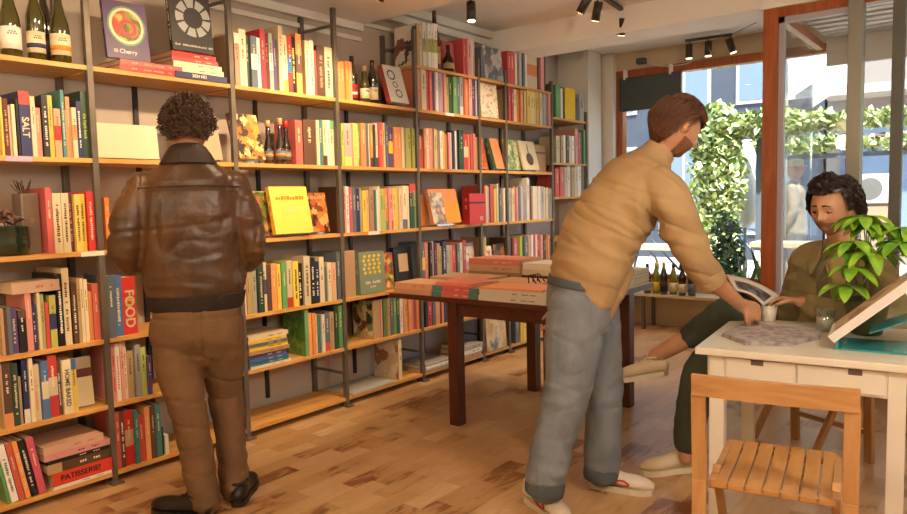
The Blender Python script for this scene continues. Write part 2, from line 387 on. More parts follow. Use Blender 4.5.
# ------------------------------------------------------------------ books
GL = dict(white='slate', cream='brown', tan='brown', peach='red', orange='cream', yellow='brown', red='cream', pink='maroon', crimson='cream', maroon='tan',
  brown='cream', black='white', charcoal='white', navy='white', blue='cream', teal='cream', green='cream', darkgreen='cream', lime='darkgreen', olive='darkgreen', grey='charcoal',
  slate='cream', purple='cream', lilac='purple', salmon='cream')
def glyphs(bm, x0, x1, z0, z1, y, seed, mi=0, th=.0005):
    """small printed marks up the spine"""
    r = random.Random(seed); z = z0
    while z < z1:
        h = r.uniform(.004, .009)
        if r.random() < .85:
            a = x0+(x1-x0)*r.uniform(0, .25); c = x1-(x1-x0)*r.uniform(0, .25)
            box(bm, (a, y-th, z), (c, y+th*.3, z+h))
        z += h+r.uniform(.002, .004)
def book(T, W, H, col, det='', loc=(0, 0, 0), rot=(0, 0, 0), label='', group=None, name='book', seed=0, front=None, coverart=None, back=None):
    """x thickness, y from spine to fore-edge, z height; origin at the spine foot"""
    mats = [bookmat(col)]; bands = []
    for d in det.split():
        if d[0] in 'tbm' and d[1:] in PAL:
            mats.append(bookmat(d[1:])); bands.append((d[0], len(mats)-1))
    bt = min(.003, T*.18)
    b = nbm()
    cuts = [(0, H, 0)]
    for k, mi in bands:
        lo, hi = {'t': (.8*H, H), 'b': (0, .22*H), 'm': (.35*H, .65*H)}[k]
        new = []
        for a, c, m_ in cuts:
            if c <= lo or a >= hi: new.append((a, c, m_)); continue
            if a < lo: new.append((a, lo, m_))
            new.append((max(a, lo), min(c, hi), mi))
            if c > hi: new.append((hi, c, m_))
        cuts = new
    for a, c, m_ in cuts:
        box(b, (0, 0, a), (T, bt, c), m_)
    box(b, (0, bt, 0), (bt, W, H)); box(b, (T-bt, bt, 0), (T, W, H))
    o = obj(name, b, mats, loc=loc, rot=rot); tag(o, label, 'book', group)
    pb = nbm(); g = .0002; box(pb, (bt+g, bt+g, .003), (T-bt-g, W-.004, H-.003)); obj('pages', pb, pages_mat(), o)
    gl = [d for d in det.split() if d[0] == 'g' and (d == 'g' or d[1:] in PAL)]
    if gl:
        gc = gl[0][1:] or GL[col]
        gb = nbm(); glyphs(gb, T*.30, T*.70, H*.18, H*.8, -.0004, seed)
        obj('spine_title', gb, bookmat(gc), o)
    elif T > .012 and H > .15 and 'TXT' not in det and 'COV' not in det and not any(d.isupper() for d in det.split()):
        gb = nbm(); glyphs(gb, T*.36, T*.64, H*.5, H*.82, -.0004, seed)
        obj('spine_title', gb, bookmat(GL[col]), o)
    for d in det.split():
        if d in ('SALT', 'FOOD'):
            if d == 'FOOD':
                rb = nbm(); n_ = 20; o1 = []; o2 = []
                for i_ in range(n_): a_ = 2*PI*i_/n_; o1.append(rb.verts.new((T*.5+T*.30*math.cos(a_), -.0012, H*.55+T*.30*math.sin(a_)))); o2.append(rb.verts.new((T*.5+T*.17*math.cos(a_), -.0012, H*.55+T*.17*math.sin(a_))))
                for i_ in range(n_): rb.faces.new((o1[i_], o1[(i_+1) % n_], o2[(i_+1) % n_], o2[i_]))
                obj('avocado_ring', rb, bookmat('lime'), o)
            t = textmesh('spine_title', d, T*.95, bookmat('cream'), o, (T*.5, -.0005, H*.45), (PI/2, PI/2, 0), bold=True)
    for d in det.split():
        if d.startswith('TXT='):
            _, w_, c_ = d.split('='); textmesh('spine_title', w_.replace('_', ' '), T*.72, bookmat(c_), o, (T*.5, -.0006, H*.48), (PI/2, PI/2, 0), bold=True)
    if coverart:   # printed picture on the left-hand board
        cb = nbm(); m_ = .004; box(cb, (-.0006, bt+m_, m_), (0, W-m_, H-m_)); obj('cover_print', cb, coverart, o)
    if front:      # printed picture on the right-hand board
        cb = nbm(); m_ = .004; box(cb, (T, bt+m_, m_), (T+.0006, W-m_, H-m_)); obj('cover_print', cb, front, o)
    return o

BAY = ['bay with the white wine bottles', 'bay behind the leather jacket', 'bay with the beer bottles', 'bay with the lemon cover', 'bay with the tilted orange book', 'narrow bay', 'bay after the narrow one', 'bay beside the white pillar']
ROWN = ['on the added top shelf', 'sixth shelf up', 'fifth shelf up', 'fourth shelf up', 'third shelf up', 'second shelf up', 'bottom shelf']
ROW7 = ['upper shelf', 'middle shelf', 'lower shelf']
leafprint = cells_mat('leaf_print', ['d8c8a0', 'c4a070', '2e3a22', '6e3c2a', '7a8a4a'], 22)
greenprint = cells_mat('green_marble_print', ['5d8a3e', '3f6a30', '86a654', '4d7a3a'], 9, vor=False)
tanprint = cells_mat('tan_print', ['c0a070', 'a88050', '8a6038'], 14, vor=False)
COVMAT = {(2, 5): greenprint, (3, 4): cells_mat('scroll_print', ['d8bf92', 'd8bf92', 'c9a878', '5a3a26'], 45), (3, 5): leafprint, (6, 0): tanprint, (7, 0): tanprint, (4, 0): cells_mat('poster_print', ['d8cfc0', 'd8cfc0', 'd8cfc0', '8a4a3c', '4a4040'], 14)}
used_labels = {}
def uniq(s):
    n = used_labels.get(s, 0); used_labels[s] = n+1
    if n == 0: return s
    return s
ALLB = []
def add_rows(rows, stuff=None):
    for bay, row, items in rows:
        zsh = (B7[row] if bay == 7 else ZS[row])
        for i, (x0, x1, zt, c, det) in enumerate(items):
            ALLB.append([bay, row, x0, x1, zt, zsh, c, det])
DN = {'t': 'top band', 'b': 'foot band', 'm': 'label'}
def describe(e):
    bay, row, x0, x1, zt, zsh, c, det = e
    T = x1-x0; w = []
    if T < .018: w.append('thin')
    elif T > .045: w.append('thick')
    w += [c, 'book']
    for d in det.split():
        if d == 'SALT': w += ['titled', 'SALT']
        elif d == 'FOOD': w += ['titled', 'FOOD']
        elif d[0] in 'tbm' and d[1:] in PAL: w += ['with', d[1:], DN[d[0]].split()[0]]; break
    return ' '.join(w)

ROWS = [(0, 2, [(1.268, 1.2765, 1.833, 'yellow', ''),(1.2774, 1.2973, 1.826, 'maroon', 'g'),(1.2963, 1.3086, 1.8, 'cream', ''),(1.3095, 1.3237, 1.805, 'cream', ''),(1.3332, 1.3426, 1.833, 'black', 'g'),(1.3445, 1.387, 1.865, 'navy', 'SALT tred'),(1.386, 1.4068, 1.846, 'cream', ''),(1.4049, 1.4314, 1.799, 'salmon', ''),(1.4351, 1.4606, 1.856, 'charcoal', 'g'),(1.4625, 1.4833, 1.858, 'yellow', ''),(1.4805, 1.5126, 1.801, 'peach', 'mred'),(1.5182, 1.5333, 1.887, 'teal', 'g'),(1.5296, 1.5418, 1.8, 'tan', ''),(1.5456, 1.5636, 1.862, 'orange', ''),(1.5607, 1.5843, 1.813, 'cream', 'morange'),(1.5872, 1.6079, 1.843, 'navy', 'g'),(1.6127, 1.641, 1.893, 'darkgreen', 'TXT=the_herb_book=lime')]),(0, 3, [(1.432, 1.4575, 1.444, 'red', ''),(1.4585, 1.4935, 1.42, 'cream', 'g'),(1.4944, 1.5266, 1.42, 'cream', 'g'),(1.5275, 1.5474, 1.42, 'maroon', 'g'),(1.5493, 1.5757, 1.413, 'yellow', 'g'),(1.5786, 1.6051, 1.415, 'yellow', 'g'),(1.6088, 1.641, 1.426, 'red', 'g')]),(0, 4, [(1.209, 1.221, 0.926, 'tan', ''),(1.221, 1.234, 0.916, 'brown', ''),(1.235, 1.251, 0.922, 'slate', ''),(1.253, 1.278, 0.919, 'purple', 'g'),(1.279, 1.307, 0.907, 'black', 'tbrown'),(1.314, 1.339, 0.994, 'salmon', ''),(1.336, 1.355, 0.926, 'navy', 'gwhite'),(1.362, 1.374, 1.007, 'cream', ''),(1.372, 1.391, 0.966, 'olive', ''),(1.39, 1.405, 0.928, 'red', 'g'),(1.409, 1.437, 0.956, 'olive', 'mnavy'),(1.445, 1.472, 1.051, 'black', 'gwhite'),(1.475, 1.507, 1.073, 'cream', 'g')]),(0, 4, [(1.513, 1.5345, 1.001, 'brown', 'gwhite'),(1.5372, 1.5515, 1.021, 'tan', ''),(1.5533, 1.5685, 1.019, 'cream', ''),(1.5703, 1.5864, 1.013, 'cream', ''),(1.5846, 1.5936, 0.956, 'orange', ''),(1.5945, 1.6079, 0.953, 'orange', ''),(1.6115, 1.641, 0.987, 'red', '')]),(0, 5, [(1.193, 1.199, 0.683, 'tan', ''),(1.201, 1.236, 0.683, 'brown', 'borange'),(1.238, 1.263, 0.676, 'darkgreen', 'g'),(1.26, 1.276, 0.61, 'tan', ''),(1.282, 1.305, 0.684, 'navy', 'bwhite'),(1.307, 1.324, 0.687, 'cream', ''),(1.323, 1.354, 0.651, 'cream', 'gorange'),(1.356, 1.385, 0.663, 'blue', 'mcream'),(1.388, 1.426, 0.68, 'red', 'mcream'),(1.427, 1.445, 0.652, 'brown', 'gwhite'),(1.447, 1.486, 0.65, 'cream', 'TXT=HOME_BAKED=brown'),(1.488, 1.512, 0.648, 'yellow', 'tblue')]),(1, 4, [(1.674, 1.711, 1.021, 'slate', ''),(1.713, 1.754, 1.017, 'blue', 'gcream'),(1.755, 1.825, 1.002, 'red', 'FOOD'),(1.816, 1.834, 0.822, 'tan', '')]),(1, 4, [(2.366, 2.3858, 0.781, 'white', ''),(2.3875, 2.4056, 0.778, 'red', ''),(2.4074, 2.422, 0.775, 'white', '')]),(1, 5, [(1.68, 1.7, 0.684, 'pink', 'gred'),(1.701, 1.722, 0.683, 'white', 'gred'),(1.724, 1.741, 0.69, 'pink', ''),(1.742, 1.758, 0.687, 'white', 'gred'),(1.758, 1.794, 0.633, 'tan', ''),(1.799, 1.828, 0.659, 'grey', ''),(1.83, 1.857, 0.642, 'lime', ''),(1.857, 1.878, 0.594, 'purple', '')]),(1, 5, [(2.367, 2.3802, 0.672, 'cream', ''),(2.3817, 2.3934, 0.666, 'tan', ''),(2.3956, 2.4059, 0.666, 'cream', ''),(2.4066, 2.422, 0.65, 'slate', '')]),(1, 6, [(1.677, 1.698, 0.346, 'red', ''),(1.701, 1.724, 0.34, 'maroon', 'gwhite'),(1.727, 1.77, 0.338, 'red', 'mpeach'),(1.771, 1.793, 0.33, 'teal', ''),(1.794, 1.824, 0.297, 'red', ''),(1.828, 1.853, 0.334, 'orange', ''),(1.855, 1.881, 0.333, 'brown', ''),(1.883, 1.912, 0.335, 'teal', ''),(1.907, 1.929, 0.206, 'black', ''),(1.93, 1.949, 0.162, 'white', '')]),(2, 1, [(2.468, 2.5017, 2.3, 'tan', 'twhite'),(2.5046, 2.5489, 2.328, 'cream', ''),(2.5518, 2.5749, 2.3, 'darkgreen', ''),(2.5769, 2.6173, 2.302, 'slate', 'mwhite'),(2.6192, 2.6462, 2.299, 'white', ''),(2.651, 2.6847, 2.353, 'crimson', ''),(2.6857, 2.7136, 2.332, 'maroon', ''),(2.7156, 2.7425, 2.342, 'grey', 'mwhite'),(2.7425, 2.7705, 2.306, 'purple', ''),(2.7772, 2.8061, 2.393, 'cream', ''),(2.8061, 2.8418, 2.344, 'cream', 'blime'),(2.8447, 2.8755, 2.35, 'red', 'mblue'),(2.8774, 2.914, 2.347, 'black', 'gyellow'),(2.9179, 2.9622, 2.373, 'orange', 'mbrown'),(2.9757, 3.0074, 2.338, 'cream', 'g'),(3.0094, 3.0441, 2.345, 'cream', 'g'),(3.0479, 3.0652, 2.289, 'red', ''),(3.0691, 3.1346, 2.322, 'brown', 'gtan'),(3.1365, 3.203, 2.325, 'cream', 'gblack')]),(2, 2, [(2.883, 2.9365, 1.853, 'red', ''),(2.9394, 3.0347, 1.859, 'brown', ''),(3.0386, 3.062, 1.861, 'cream', ''),(3.0659, 3.097, 1.866, 'teal', ''),(3.1009, 3.132, 1.866, 'cream', 'bbrown'),(3.1359, 3.1641, 1.868, 'white', ''),(3.167, 3.203, 1.871, 'cream', 'tgreen')]),(2, 4, [(2.459, 2.4781, 0.965, 'cream', ''),(2.4809, 2.5029, 0.972, 'tan', ''),(2.5038, 2.521, 0.972, 'olive', ''),(2.5229, 2.5506, 0.978, 'grey', ''),(2.5544, 2.5935, 1.009, 'darkgreen', 'g'),(2.5964, 2.6269, 1.006, 'cream', 'mpurple'),(2.6278, 2.6584, 0.985, 'brown', 'gpurple'),(2.6622, 2.6984, 0.994, 'orange', ''),(2.7013, 2.7299, 0.987, 'yellow', ''),(2.7318, 2.7671, 0.992, 'green', ''),(2.77, 2.8091, 1.002, 'cream', 'bred'),(2.8119, 2.8529, 0.994, 'yellow', 'gblack'),(2.8548, 2.892, 0.979, 'black', 'gwhite'),(2.8968, 2.9455, 1.02, 'cream', 'gbrown'),(2.9474, 2.9874, 1.006, 'charcoal', 'gwhite'),(2.9893, 3.0208, 0.979, 'navy', 'gwhite'),(3.0246, 3.0618, 1.004, 'cream', ''),(3.0618, 3.0847, 0.939, 'slate', ''),(3.0885, 3.1219, 0.964, 'cream', ''),(3.1238, 3.1601, 0.961, 'peach', ''),(3.1715, 3.203, 1.024, 'slate', '')]),(2, 5, [(2.89, 2.9171, 0.686, 'green', 'COV'),(2.92, 2.9462, 0.663, 'orange', ''),(2.9472, 2.9733, 0.659, 'orange', ''),(2.9762, 3.0014, 0.646, 'cream', ''),(3.0024, 3.0237, 0.636, 'teal', ''),(3.0266, 3.0518, 0.638, 'white', ''),(3.0557, 3.0945, 0.645, 'slate', 'bred'),(3.0974, 3.1342, 0.644, 'tan', ''),(3.142, 3.1691, 0.679, 'darkgreen', ''),(3.172, 3.203, 0.675, 'green', '')]),(3, 1, [(3.257, 3.284, 2.25, 'orange', ''),(3.286, 3.314, 2.257, 'orange', ''),(3.316, 3.345, 2.261, 'orange', ''),(3.347, 3.374, 2.262, 'orange', '')]),(3, 2, [(3.251, 3.273, 1.854, 'lime', ''),(3.2768, 3.339, 1.859, 'pink', 'byellow'),(3.34, 3.3563, 1.836, 'pink', ''),(3.3601, 3.4032, 1.864, 'yellow', 'glime'),(3.4051, 3.4299, 1.867, 'green', 'gwhite'),(3.4319, 3.4768, 1.87, 'orange', ''),(3.4787, 3.4979, 1.874, 'slate', ''),(3.4998, 3.5256, 1.872, 'white', ''),(3.5275, 3.5515, 1.868, 'orange', 'bbrown'),(3.5534, 3.5697, 1.868, 'darkgreen', ''),(3.5716, 3.5993, 1.879, 'white', 'bpurple'),(3.6022, 3.6309, 1.886, 'red', ''),(3.6319, 3.6567, 1.888, 'orange', ''),(3.6586, 3.6835, 1.89, 'cream', ''),(3.6864, 3.7122, 1.887, 'slate', ''),(3.7132, 3.7553, 1.862, 'purple', 'myellow'),(3.7591, 3.7964, 1.865, 'orange', ''),(3.7984, 3.8347, 1.868, 'orange', ''),(3.8366, 3.8586, 1.87, 'cream', ''),(3.8606, 3.8845, 1.863, 'olive', ''),(3.8874, 3.9122, 1.865, 'olive', ''),(3.9141, 3.9486, 1.864, 'olive', ''),(3.9515, 3.984, 1.867, 'olive', '')]),(3, 3, [(3.24, 3.2587, 1.45, 'brown', ''),(3.2606, 3.2872, 1.447, 'pink', ''),(3.2891, 3.3176, 1.45, 'white', 'gred'),(3.3196, 3.3452, 1.447, 'crimson', ''),(3.3471, 3.3776, 1.446, 'slate', ''),(3.3796, 3.411, 1.438, 'navy', ''),(3.413, 3.4267, 1.436, 'grey', ''),(3.4277, 3.4621, 1.421, 'yellow', ''),(3.4641, 3.4926, 1.426, 'peach', ''),(3.4955, 3.5378, 1.434, 'tan', ''),(3.5398, 3.5555, 1.426, 'teal', ''),(3.5575, 3.5751, 1.426, 'white', ''),(3.5781, 3.5977, 1.452, 'cream', ''),(3.5987, 3.6321, 1.434, 'lime', ''),(3.6341, 3.6597, 1.431, 'olive', 'torange'),(3.6626, 3.6872, 1.438, 'orange', 'bgreen'),(3.6901, 3.7157, 1.437, 'pink', ''),(3.7177, 3.7432, 1.437, 'pink', 'bred'),(3.7452, 3.7707, 1.437, 'yellow', ''),(3.7737, 3.7923, 1.437, 'yellow', ''),(3.7953, 3.8267, 1.439, 'cream', 'gorange'),(3.8297, 3.8769, 1.454, 'cream', 'bslate'),(3.8798, 3.8985, 1.454, 'cream', ''),(3.9083, 3.9309, 1.467, 'darkgreen', 'tred'),(3.9329, 3.9565, 1.467, 'darkgreen', 'tred'),(3.9584, 3.984, 1.467, 'green', 'tred')]),(3, 4, [(3.247, 3.352, 1.027, 'tan', 'COV')]),(3, 5, [(3.506, 3.5752, 0.664, 'tan', 'COV'),(3.5762, 3.5895, 0.668, 'pink', ''),(3.5914, 3.6075, 0.666, 'darkgreen', ''),(3.6094, 3.6331, 0.665, 'green', ''),(3.634, 3.6596, 0.665, 'tan', ''),(3.6625, 3.6815, 0.671, 'maroon', ''),(3.6843, 3.7109, 0.675, 'slate', ''),(3.7147, 3.7412, 0.683, 'green', ''),(3.7441, 3.7744, 0.684, 'darkgreen', ''),(3.7763, 3.8038, 0.646, 'white', 'gred'),(3.8057, 3.8294, 0.647, 'pink', ''),(3.8323, 3.8607, 0.645, 'yellow', ''),(3.8636, 3.8948, 0.644, 'orange', ''),(3.8967, 3.9214, 0.625, 'grey', ''),(3.9243, 3.9518, 0.619, 'crimson', ''),(3.9546, 3.984, 0.615, 'orange', '')]),(4, 0, [(4.039, 4.0734, 2.628, 'tan', 'COV'),(4.0753, 4.1068, 2.63, 'cream', ''),(4.1117, 4.1539, 2.642, 'white', 'molive'),(4.1569, 4.1913, 2.647, 'white', 'molive'),(4.1942, 4.2237, 2.653, 'white', 'molive'),(4.2266, 4.2669, 2.658, 'white', 'molive'),(4.2699, 4.3033, 2.666, 'white', 'molive'),(4.6058, 4.6471, 2.611, 'red', ''),(4.65, 4.6982, 2.615, 'pink', ''),(4.7011, 4.7326, 2.62, 'white', ''),(4.7355, 4.764, 2.621, 'cream', '')]),(4, 1, [(4.029, 4.0694, 2.302, 'salmon', ''),(4.0732, 4.1277, 2.315, 'cream', ''),(4.1296, 4.1578, 2.296, 'red', ''),(4.1606, 4.1925, 2.299, 'red', ''),(4.1944, 4.2179, 2.296, 'purple', ''),(4.2207, 4.2499, 2.302, 'cream', ''),(4.2508, 4.279, 2.306, 'white', ''),(4.2809, 4.3128, 2.31, 'lilac', ''),(4.3157, 4.3401, 2.311, 'pink', ''),(4.3429, 4.3683, 2.314, 'pink', ''),(4.3786, 4.4115, 2.287, 'olive', ''),(4.4144, 4.4501, 2.293, 'darkgreen', ''),(4.4529, 4.4989, 2.299, 'green', ''),(4.5018, 4.5356, 2.296, 'slate', ''),(4.5384, 4.5807, 2.304, 'grey', 'bwhite'),(4.5854, 4.608, 2.326, 'red', ''),(4.6099, 4.6531, 2.295, 'orange', ''),(4.6559, 4.6973, 2.304, 'pink', ''),(4.7001, 4.7358, 2.3, 'purple', ''),(4.7386, 4.764, 2.301, 'lilac', '')]),(4, 2, [(4.032, 4.0855, 1.872, 'red', 'tblack'),(4.0875, 4.1152, 1.876, 'orange', ''),(4.1172, 4.1449, 1.879, 'cream', ''),(4.1469, 4.1845, 1.882, 'salmon', ''),(4.1865, 4.2044, 1.883, 'orange', ''),(4.2073, 4.242, 1.882, 'cream', ''),(4.244, 4.2777, 1.87, 'tan', ''),(4.2806, 4.3113, 1.87, 'white', ''),(4.3133, 4.3371, 1.871, 'yellow', ''),(4.3391, 4.3628, 1.849, 'orange', ''),(4.3688, 4.3975, 1.863, 'pink', ''),(4.3985, 4.4213, 1.864, 'white', ''),(4.4252, 4.449, 1.879, 'navy', ''),(4.452, 4.4708, 1.881, 'white', ''),(4.4738, 4.5065, 1.882, 'slate', ''),(4.5094, 4.5708, 1.89, 'darkgreen', ''),(4.5748, 4.6362, 1.864, 'red', 'mcream'),(4.6382, 4.6659, 1.865, 'orange', ''),(4.6699, 4.7006, 1.872, 'red', ''),(4.7026, 4.7323, 1.874, 'salmon', ''),(4.7343, 4.764, 1.848, 'tan', '')]),(4, 4, [(4.037, 4.069, 1.034, 'slate', 'myellow'),(4.072, 4.112, 1.032, 'salmon', ''),(4.115, 4.143, 1.031, 'black', ''),(4.146, 4.171, 1.037, 'lilac', ''),(4.173, 4.204, 1.026, 'maroon', ''),(4.206, 4.24, 1.017, 'tan', ''),(4.242, 4.274, 0.993, 'olive', ''),(4.278, 4.324, 1.03, 'navy', 'g'),(4.329, 4.361, 0.998, 'grey', ''),(4.364, 4.405, 0.994, 'peach', ''),(4.408, 4.453, 0.993, 'red', 'borange'),(4.462, 4.496, 0.993, 'slate', ''),(4.499, 4.536, 1.004, 'cream', ''),(4.54, 4.577, 1.022, 'crimson', '')]),(4, 5, [(4.059, 4.088, 0.588, 'charcoal', ''),(4.092, 4.139, 0.581, 'crimson', ''),(4.143, 4.177, 0.575, 'slate', ''),(4.181, 4.23, 0.575, 'orange', ''),(4.233, 4.252, 0.57, 'maroon', ''),(4.256, 4.291, 0.568, 'orange', ''),(4.295, 4.33, 0.563, 'navy', ''),(4.509, 4.56, 0.441, 'tan', ''),(4.565, 4.619, 0.432, 'peach', '')]),(5, 0, [(4.83, 4.859, 2.576, 'slate', ''),(4.862, 4.895, 2.579, 'lilac', ''),(4.898, 4.931, 2.58, 'slate', '')]),(5, 1, [(5.167, 5.155, 2.278, 'tan', '')]),(5, 3, [(4.833, 4.855, 1.456, 'red', ''),(4.858, 4.881, 1.457, 'cream', ''),(4.883, 4.914, 1.447, 'grey', ''),(4.92, 4.943, 1.464, 'red', 'tbrown'),(4.946, 4.972, 1.464, 'red', ''),(4.974, 5.002, 1.431, 'yellow', ''),(5.006, 5.038, 1.439, 'olive', ''),(5.042, 5.065, 1.472, 'cream', ''),(5.082, 5.117, 1.439, 'slate', ''),(5.12, 5.147, 1.435, 'white', '')]),(5, 4, [(4.825, 4.844, 1.031, 'tan', ''),(4.845, 4.865, 1.029, 'yellow', '')]),(6, 0, [(5.217, 5.277, 2.602, 'red', ''),(5.279, 5.357, 2.612, 'red', ''),(5.365, 5.398, 2.611, 'white', ''),(5.402, 5.431, 2.616, 'grey', ''),(5.435, 5.468, 2.621, 'white', ''),(5.472, 5.506, 2.626, 'slate', ''),(5.51, 5.54, 2.637, 'white', ''),(5.544, 5.732, 2.661, 'cream', 'morange COVX'),(5.736, 5.765, 2.658, 'brown', ''),(5.769, 5.803, 2.657, 'pink', ''),(5.807, 5.835, 2.66, 'pink', ''),(5.839, 5.867, 2.665, 'brown', '')]),(6, 1, [(5.228, 5.2668, 2.308, 'red', ''),(5.2698, 5.3067, 2.308, 'crimson', ''),(5.3125, 5.3552, 2.29, 'cream', ''),(5.362, 5.4096, 2.291, 'orange', ''),(5.4125, 5.4543, 2.292, 'orange', ''),(5.4572, 5.4854, 2.291, 'maroon', ''),(5.4883, 5.5164, 2.294, 'cream', ''),(5.5193, 5.5864, 2.302, 'yellow', ''),(5.5902, 5.6437, 2.305, 'cream', ''),(5.6514, 5.6912, 2.305, 'yellow', ''),(5.6951, 5.7349, 2.307, 'yellow', ''),(5.7388, 5.7796, 2.307, 'cream', ''),(5.7835, 5.8243, 2.307, 'grey', ''),(5.8282, 5.8583, 2.306, 'lilac', ''),(5.8622, 5.8962, 2.307, 'grey', ''),(5.9, 5.935, 2.307, 'pink', '')]),(6, 3, [(5.205, 5.2434, 1.435, 'grey', ''),(5.2463, 5.2847, 1.43, 'cream', ''),(5.2914, 5.327, 1.447, 'pink', ''),(5.3299, 5.3577, 1.443, 'pink', ''),(5.3606, 5.3913, 1.447, 'slate', ''),(5.3942, 5.4192, 1.439, 'grey', ''),(5.4221, 5.4509, 1.447, 'white', ''),(5.4538, 5.4912, 1.447, 'lilac', ''),(5.4999, 5.5441, 1.526, 'white', ''),(5.545, 5.5748, 1.447, 'maroon', ''),(5.5777, 5.6132, 1.449, 'tan', ''),(5.6171, 5.6526, 1.452, 'white', ''),(5.6555, 5.692, 1.452, 'white', ''),(5.6958, 5.7323, 1.452, 'white', ''),(5.7352, 5.7967, 1.447, 'grey', ''),(5.7996, 5.8341, 1.443, 'white', ''),(5.8409, 5.886, 1.438, 'cream', ''),(5.8889, 5.935, 1.429, 'grey', '')]),(6, 4, [(5.228, 5.256, 1.003, 'brown', ''),(5.259, 5.286, 0.997, 'maroon', ''),(5.29, 5.352, 0.994, 'crimson', ''),(5.371, 5.402, 1.009, 'lime', ''),(5.406, 5.438, 1.007, 'green', ''),(5.442, 5.51, 1.002, 'slate', ''),(5.518, 5.566, 1.01, 'peach', ''),(5.573, 5.607, 1.01, 'white', ''),(5.61, 5.64, 1.011, 'crimson', ''),(5.644, 5.678, 1.009, 'white', ''),(5.682, 5.728, 1.007, 'crimson', ''),(5.732, 5.774, 1.001, 'pink', ''),(5.782, 5.825, 1.001, 'brown', ''),(5.829, 5.853, 0.996, 'orange', ''),(5.857, 5.892, 0.995, 'orange', '')]),(6, 6, [(5.359, 5.399, 0.282, 'yellow', ''),(5.403, 5.47, 0.267, 'yellow', ''),(5.273, 5.33, 0.291, 'slate', ''),(5.638, 5.711, 0.217, 'salmon', '')]),(7, 0, [(6.045, 6.129, 2.409, 'green', ''),(6.138, 6.176, 2.386, 'white', ''),(6.181, 6.214, 2.402, 'darkgreen', ''),(6.224, 6.431, 2.404, 'yellow', 'COVX'),(6.449, 6.51, 2.325, 'slate', ''),(6.516, 6.604, 2.369, 'grey', '')]),(7, 1, [(6.043, 6.1106, 1.931, 'cream', ''),(6.1187, 6.171, 1.931, 'tan', ''),(6.18, 6.2233, 1.944, 'white', ''),(6.2314, 6.2846, 1.938, 'brown', ''),(6.2936, 6.3477, 1.946, 'cream', ''),(6.3567, 6.4117, 1.945, 'white', ''),(6.4216, 6.4685, 2.021, 'pink', ''),(6.4866, 6.5425, 1.992, 'crimson', ''),(6.5524, 6.5803, 1.973, 'slate', ''),(6.5911, 6.629, 2.018, 'green', '')]),(7, 2, [(6.036, 6.111, 1.619, 'red', ''),(6.116, 6.198, 1.637, 'red', ''),(6.207, 6.266, 1.634, 'cream', ''),(6.276, 6.335, 1.654, 'white', ''),(6.345, 6.405, 1.637, 'tan', ''),(6.416, 6.477, 1.662, 'cream', ''),(6.488, 6.55, 1.676, 'white', '')])]
BAYN = ['wine-bottle bay', 'leather-jacket bay', 'beer-bottle bay', 'lemon-cover bay', 'tilted-orange-book bay', 'narrow bay', 'bay past the narrow one', 'pillar bay']
add_rows(ROWS)
groups_ = {}
for e in ALLB: groups_.setdefault((e[0], e[1]), []).append(e)
def area(e): return (e[3]-e[2])*(e[4]-e[5])/((e[2]**2+11.7))
thin_rank = sorted(ALLB, key=area)
FAR = set(id(e) for e in thin_rank[:max(0, len(ALLB)-262)])
farbm = nbm(); farmats = []
for (bay, row), L_ in groups_.items():
    L_.sort(key=lambda e: e[2])
    desc = [describe(e) for e in L_]
    rn = (ROW7 if bay == 7 else ROWN)[row]
    labs = []
    for i, e in enumerate(L_):
        pv = L_[i-1][6] if i and e[2]-L_[i-1][3] < .02 else None
        nx = L_[i+1][6] if i+1 < len(L_) and L_[i+1][2]-e[3] < .02 else None
        if pv and nx: s = 'between %s and %s' % (pv, nx)
        elif pv: s = 'after %s' % pv
        elif nx: s = 'before %s' % nx
        else: s = 'standing alone'
        labs.append('%s %s, %s, %s' % (desc[i], s, rn, BAYN[bay]))
    for i, e in enumerate(L_):
        lab = labs[i]
        if labs.count(lab) > 1 or len(lab.split()) > 16:
            same = [j for j in range(len(L_)) if desc[j] == desc[i]]
            k = same.index(i)
            if len(same) > 1:
                o_ = ['first', 'second', 'third', 'fourth', 'fifth', 'sixth', 'seventh'][k]
                lab = '%s %s of %d, %s, %s' % (o_, desc[i], len(same), rn, BAYN[bay])
            else: lab = '%s, %s, %s' % (desc[i], rn, BAYN[bay])
        x0, x1, zt, zsh, c, det = e[2:]
        if i and x0 < L_[i-1][3]+.0008: x0 = L_[i-1][3]+.0008; e[2] = x0
        T = max(.006, x1-x0); e[3] = x0+T
        H = min(zt-zsh, .40); H = max(H, .1)
        W = min(max(.13, H*.74), .275)
        yo = D0+.008+rnd.uniform(0, .022)
        if id(e) in FAR:
            m_ = bookmat(c)
            if m_ not in farmats: farmats.append(m_)
            box(farbm, (x0, yo, zsh), (x0+T, yo+W, zsh+H), farmats.index(m_))
            continue
        grp = 'books on the %s of the %s' % (rn.replace('on the ', ''), BAYN[bay])
        book(T, W, H, c, det, (x0, yo, zsh+.0003), (0, 0, 0), lab, grp, seed=int(x0*9999)+row,
             coverart=COVMAT.get((bay, row)) if 'COV' in det else None)
if farmats:
    tag(obj('bookshelf_filling', farbm, farmats), 'small thin spines filling the shelves towards the window end of the bookcase', 'books', kind='stuff')

